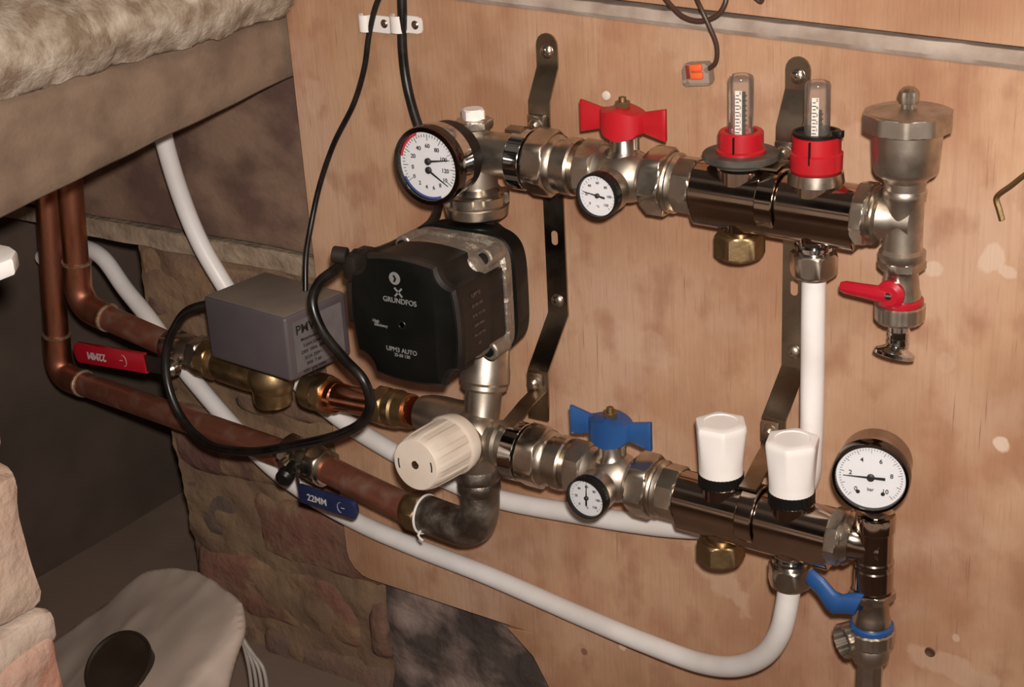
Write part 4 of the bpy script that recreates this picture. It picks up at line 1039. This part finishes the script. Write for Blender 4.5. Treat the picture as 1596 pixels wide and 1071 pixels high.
# P clips
for px, lab, sx in ((599, 'left white cable clip, holding the thin cable', 1), (638, 'right white cable clip, holding the thick cable', 1)):
    c0 = at(px, 36)
    t = thing('cable_clip', lab, 'cable clip', c0, 'white cable clips')
    xc = at(575, 45).x if px < 610 else at(627, 40).x
    r_ = .0035 if px < 610 else .0052
    w_ = .0062; g = G(); rows = []
    Pp = [V((xc-r_-.002, -.0003, 0)), V((xc-r_, -.0012, 0))]
    for k in range(9):
        a = math.pi-math.pi*k/8; Pp.append(V((xc+math.cos(a)*(r_), -.0035-math.sin(a)*r_, 0)))
    xr = at(616 if px < 610 else 661, 40).x
    Pp += [V((xc+r_+.0006, -.0015, 0)), V((xr-.004, -.0015, 0)), V((xr-.001, -.0015, 0)), V((xr, -.0015, 0))]
    zc0 = c0.z
    for i, p in enumerate(Pp):
        T_ = (Pp[min(i+1, len(Pp)-1)]-Pp[max(i-1, 0)]).normalized(); n_ = V((T_.y, -T_.x, 0)); 
        if n_.y > 0 and abs(T_.x) > .3: n_ = -n_
        h_ = w_*(1 if i < len(Pp)-2 else (.85 if i == len(Pp)-2 else .5)); zo = -(p.x-xc)*.03
        rows.append([V((p.x, p.y, zc0+h_+zo)), V((p.x, p.y, zc0-h_+zo)), V((p.x, p.y, zc0-h_+zo))+n_*.0016, V((p.x, p.y, zc0+h_+zo))+n_*.0016])
    g.loft(rows); part('strap', g, whitep, t)
    s_ = at(599 if px < 610 else 647, 37 if px < 610 else 39, -.003)
    g = G(); g.lathe(s_, -Y_, [(-.001, .0032), (.0004, .0032), (.0012, .002)], 20); part('screw', g, steel, t)

# brown wires at the top and the lever connector
wm = mat('brown_wire', (.055, .028, .018), .4)
cable([at(1028, -14, -.005), at(1045, 8, -.007), at(1066, 27, -.009), at(1092, 33, -.009), at(1118, 24, -.008), at(1130, 6, -.007), at(1133, -14, -.005)], .0018, 'brown wire hanging in a loop at the top edge', 'wire', wm, 'wire', 'brown wires')
cw = at(1085, 113, -.006)
cable([at(1080, -14, -.005), at(1092, 12, -.011), at(1106, 42, -.011), at(1117, 72, -.009), at(1115, 98, -.008), at(1100, 110, -.007)], .0016, 'single brown wire ending in the orange connector', 'wire', wm, 'wire', 'brown wires')
t = thing('wire_connector', 'clear wire connector with orange levers hanging on the brown wire', 'connector', cw)
cx = V((1, 0, .12)).normalized(); cz = V((-.12, 0, 1)).normalized()
g = G(); g.prism([(-.0095, -.0068), (-.0075, -.0085), (.009, -.0085), (.0105, -.006), (.0105, .004), (.008, .0065), (-.006, .0065), (-.009, .003)], cw+Y_*.0055, cx, cz, -Y_, .0085, .0008, 2); part('housing', g, clear_mat('connector_clear', (.90, .87, .84), .8, .22), t)
orange = mat('orange_plastic', (.85, .13, .03), .4)
for k in (-1, 1):
    g = G(); g.box(cw+cx*.0022+cz*(.0012+k*.0026)-Y_*.0034, (.0085, .003, .0044), (cx, Y_, cz), bev=.0008); part('lever', g, orange, t, 'orange lever')
g = G(); g.box(cw-cx*.0045+cz*.001-Y_*.001, (.004, .004, .010), (cx, Y_, cz), bev=.0006); part('clamp', g, mat('dark_orange', (.35, .06, .03), .5), t)
cable([at(1165, -14, -.004), at(1178, -2, -.005), at(1186, 3, -.005), at(1190, -5, -.005)], .0014, 'short dark wire tail at the top edge right of the loop', 'wire', wm, 'wire')
# angled key hanging at the right
g = G(); g.tube([at(1620, 258, -.006), at(1598, 272, -.006), at(1575, 290, -.006), at(1557, 303, -.006), at(1553, 310, -.006), at(1557, 325, -.006), at(1562, 343, -.006)], .0019, 6, 4)
solo('bent_rod', g, brass, 'thin bent brass coloured rod against the board at the right edge', 'rod', at(1553, 310, -.006))
g = G(); g.lathe(at(945, 149, -.0005), -Y_, [(0, .0034), (.001, .0030), (.0014, .002)], 20)
solo('wall_plug', g, cream, 'small white plug in the board above the red butterfly handle', 'wall plug', at(945, 149))
g = G(); g.lathe(at(1450, 1016, -.0003), -Y_, [(0, .0028), (.0006, .0038), (.0010, .0030), (.0004, .0018)], 20)
solo('screw', g, mat('rusty_screw', (.12, .06, .035), .6, .5), 'dark countersunk screw in the board near the bottom right', 'screw', at(1450, 1016))

# ================================================================== LOW LEFT: SACK, LID, CORDS
t = thing('dust_sack', 'pale dusty crumpled plastic sack on the floor at the bottom left', 'sack', (-.48, -.14, -.468))
hull = [at(80, 1035, -.13), at(140, 962, -.10), at(228, 890, -.085), at(268, 883, -.08), at(305, 890, -.085), at(358, 928, -.10), at(381, 945, -.13), at(380, 985, -.15),
        at(285, 1085, -.22), at(350, 1085, -.19), at(60, 1100, -.20), at(200, 1100, -.235)]
for x_, y_ in ((-.62, -.24), (-.43, -.22), (-.46, -.06), (-.62, -.03), (-.5, -.26)): hull.append(V((x_, y_, -.466)))
tb = bmesh.new()
for p in hull: tb.verts.new(p)
bmesh.ops.convex_hull(tb, input=tb.verts)
bmesh.ops.delete(tb, geom=[v for v in tb.verts if not v.link_faces], context='VERTS')
for _ in range(6):
    es = [e for e in tb.edges if e.calc_length() > .008]
    if es: bmesh.ops.subdivide_edges(tb, edges=es, cuts=1, use_grid_fill=True)
    bmesh.ops.triangulate(tb, faces=tb.faces)
for _ in range(3): bmesh.ops.smooth_vert(tb, verts=tb.verts, factor=.5, use_axis_x=True, use_axis_y=True, use_axis_z=True)
tb.normal_update()
for v in tb.verts:
    p = v.co; q = noise.noise(V((p.x*10+p.z*14, p.y*10, p.z*6)))*.004+(.5-abs(noise.noise(V((p.x*22+p.z*16, p.y*20, p.z*7)))))*.0035
    v.co = p+v.normal*q
    v.co.z = max(v.co.z, -.468)
from mathutils.bvhtree import BVHTree
sb = BVHTree.FromBMesh(tb); rd_ = (at(198, 1048, 0)-CAM).normalized(); hit = sb.ray_cast(CAM, rd_)
g = G(); g.add(tb); part('sack', g, sackm, t, ang=70)
lidc = hit[0]; ln = (hit[1]*.6+V((.30, -.62, .66))*.9).normalized(); lidc = lidc+ln*.0125
g = G(); g.lathe(lidc-ln*.012, ln, [(0, .0265), (.010, .0275), (.0125, .0300), (.0145, .0300), (.0150, .0285), (.0130, .0270), (.0125, .012), (.0125, .001)], 56)
solo('round_lid', g, mat('dark_lid', (.022, .014, .009), .4, 0, 20, (.035, .024, .016), bump=.3, b_scale=120, spec=.4), 'dark round lid lying on the pale sack at the bottom left', 'lid', lidc)
g = G(); 
for k in range(4):
    g.tube([at(374+3*k, 985+6*k, -.110), at(381+5*k, 1010+4*k, -.112), at(388+7*k, 1040, -.114), at(392+8*k, 1075, -.116), at(392+8*k, 1182, -.118)], .0016, 8, 6)
solo('coiled_cable', g, piped, 'bundle of thin white cords hanging down the right side of the sack', 'cable', at(380, 1060, -.15))

# foreground broken brick pier, left edge
g = G(); YF = -.40
def pb(x1, y1_, y2_, mi, bev, amp, dy=0, left=.16, seed=0):
    a = at(x1, y1_, YF+dy); b2 = at(x1, y2_, YF+dy); zt2, zb2 = a.z, b2.z; x = (a.x+b2.x)/2
    rough_box(g, (x-left/2, YF+dy-.05, (zt2+zb2)/2), (left, .10, zt2-zb2), bev, amp, 26, 12, mi, seed)
pb(58, 742, 925, 0, .010, .0075)
pb(38, 728, 790, 1, .010, .006, .006, seed=3)
pb(28, 915, 965, 1, .006, .003, .02, seed=4)
pb(90, 948, 1005, 1, .008, .004, .002, seed=5)
pb(110, 985, 1190, 0, .010, .006, seed=6)
pb(80, 1180, 1290, 0, .010, .006, seed=7)
pb(-8, 700, 740, 1, .004, .002, .02, seed=8)
pb(12, 618, 708, 0, .010, .004, seed=9)
pb(-20, 605, 628, 1, .004, .002, .02, seed=10)
pb(-14, 520, 608, 0, .008, .002, seed=11)
pb(-22, 505, 525, 1, .004, .002, .02, seed=12)
pb(-14, 413, 508, 0, .008, .002, seed=13)
zf = at(60, 1285, YF).z
g.box((at(40, 1200, YF).x-.09, YF-.05, (zf-.47)/2), (.15, .09, abs(-.47-zf)+.01))
solo('brick_pier', g, [pierm, mat('white_mortar', (.62, .50, .41), .95, 0, 30, (.48, .34, .26), bump=1, b_scale=120)], 'broken pink brick pier with white mortar at the left edge', 'brick pier', (at(0, 1000, YF).x-.05, YF-.05, -.47), ang=40)
# white plastic tray end lying on the pier
a = at(30, 408, YF)+X_*.014; g = G()
bt = at(20, 424, YF).z+.0060
g.prism([(-.11, -.05), (-.004, -.05), (0, -.046), (0, .030), (-.008, .040), (-.018, .044), (-.11, .044)], V((a.x, YF-.045, bt)), X_, Y_, Z_, .010, .002, 2)
solo('white_tray', g, mat('bright_white_plastic', (.85, .83, .80), .3), 'rounded end of a bright white plastic tray on the pier at left', 'tray', (a.x-.05, YF-.045, bt))
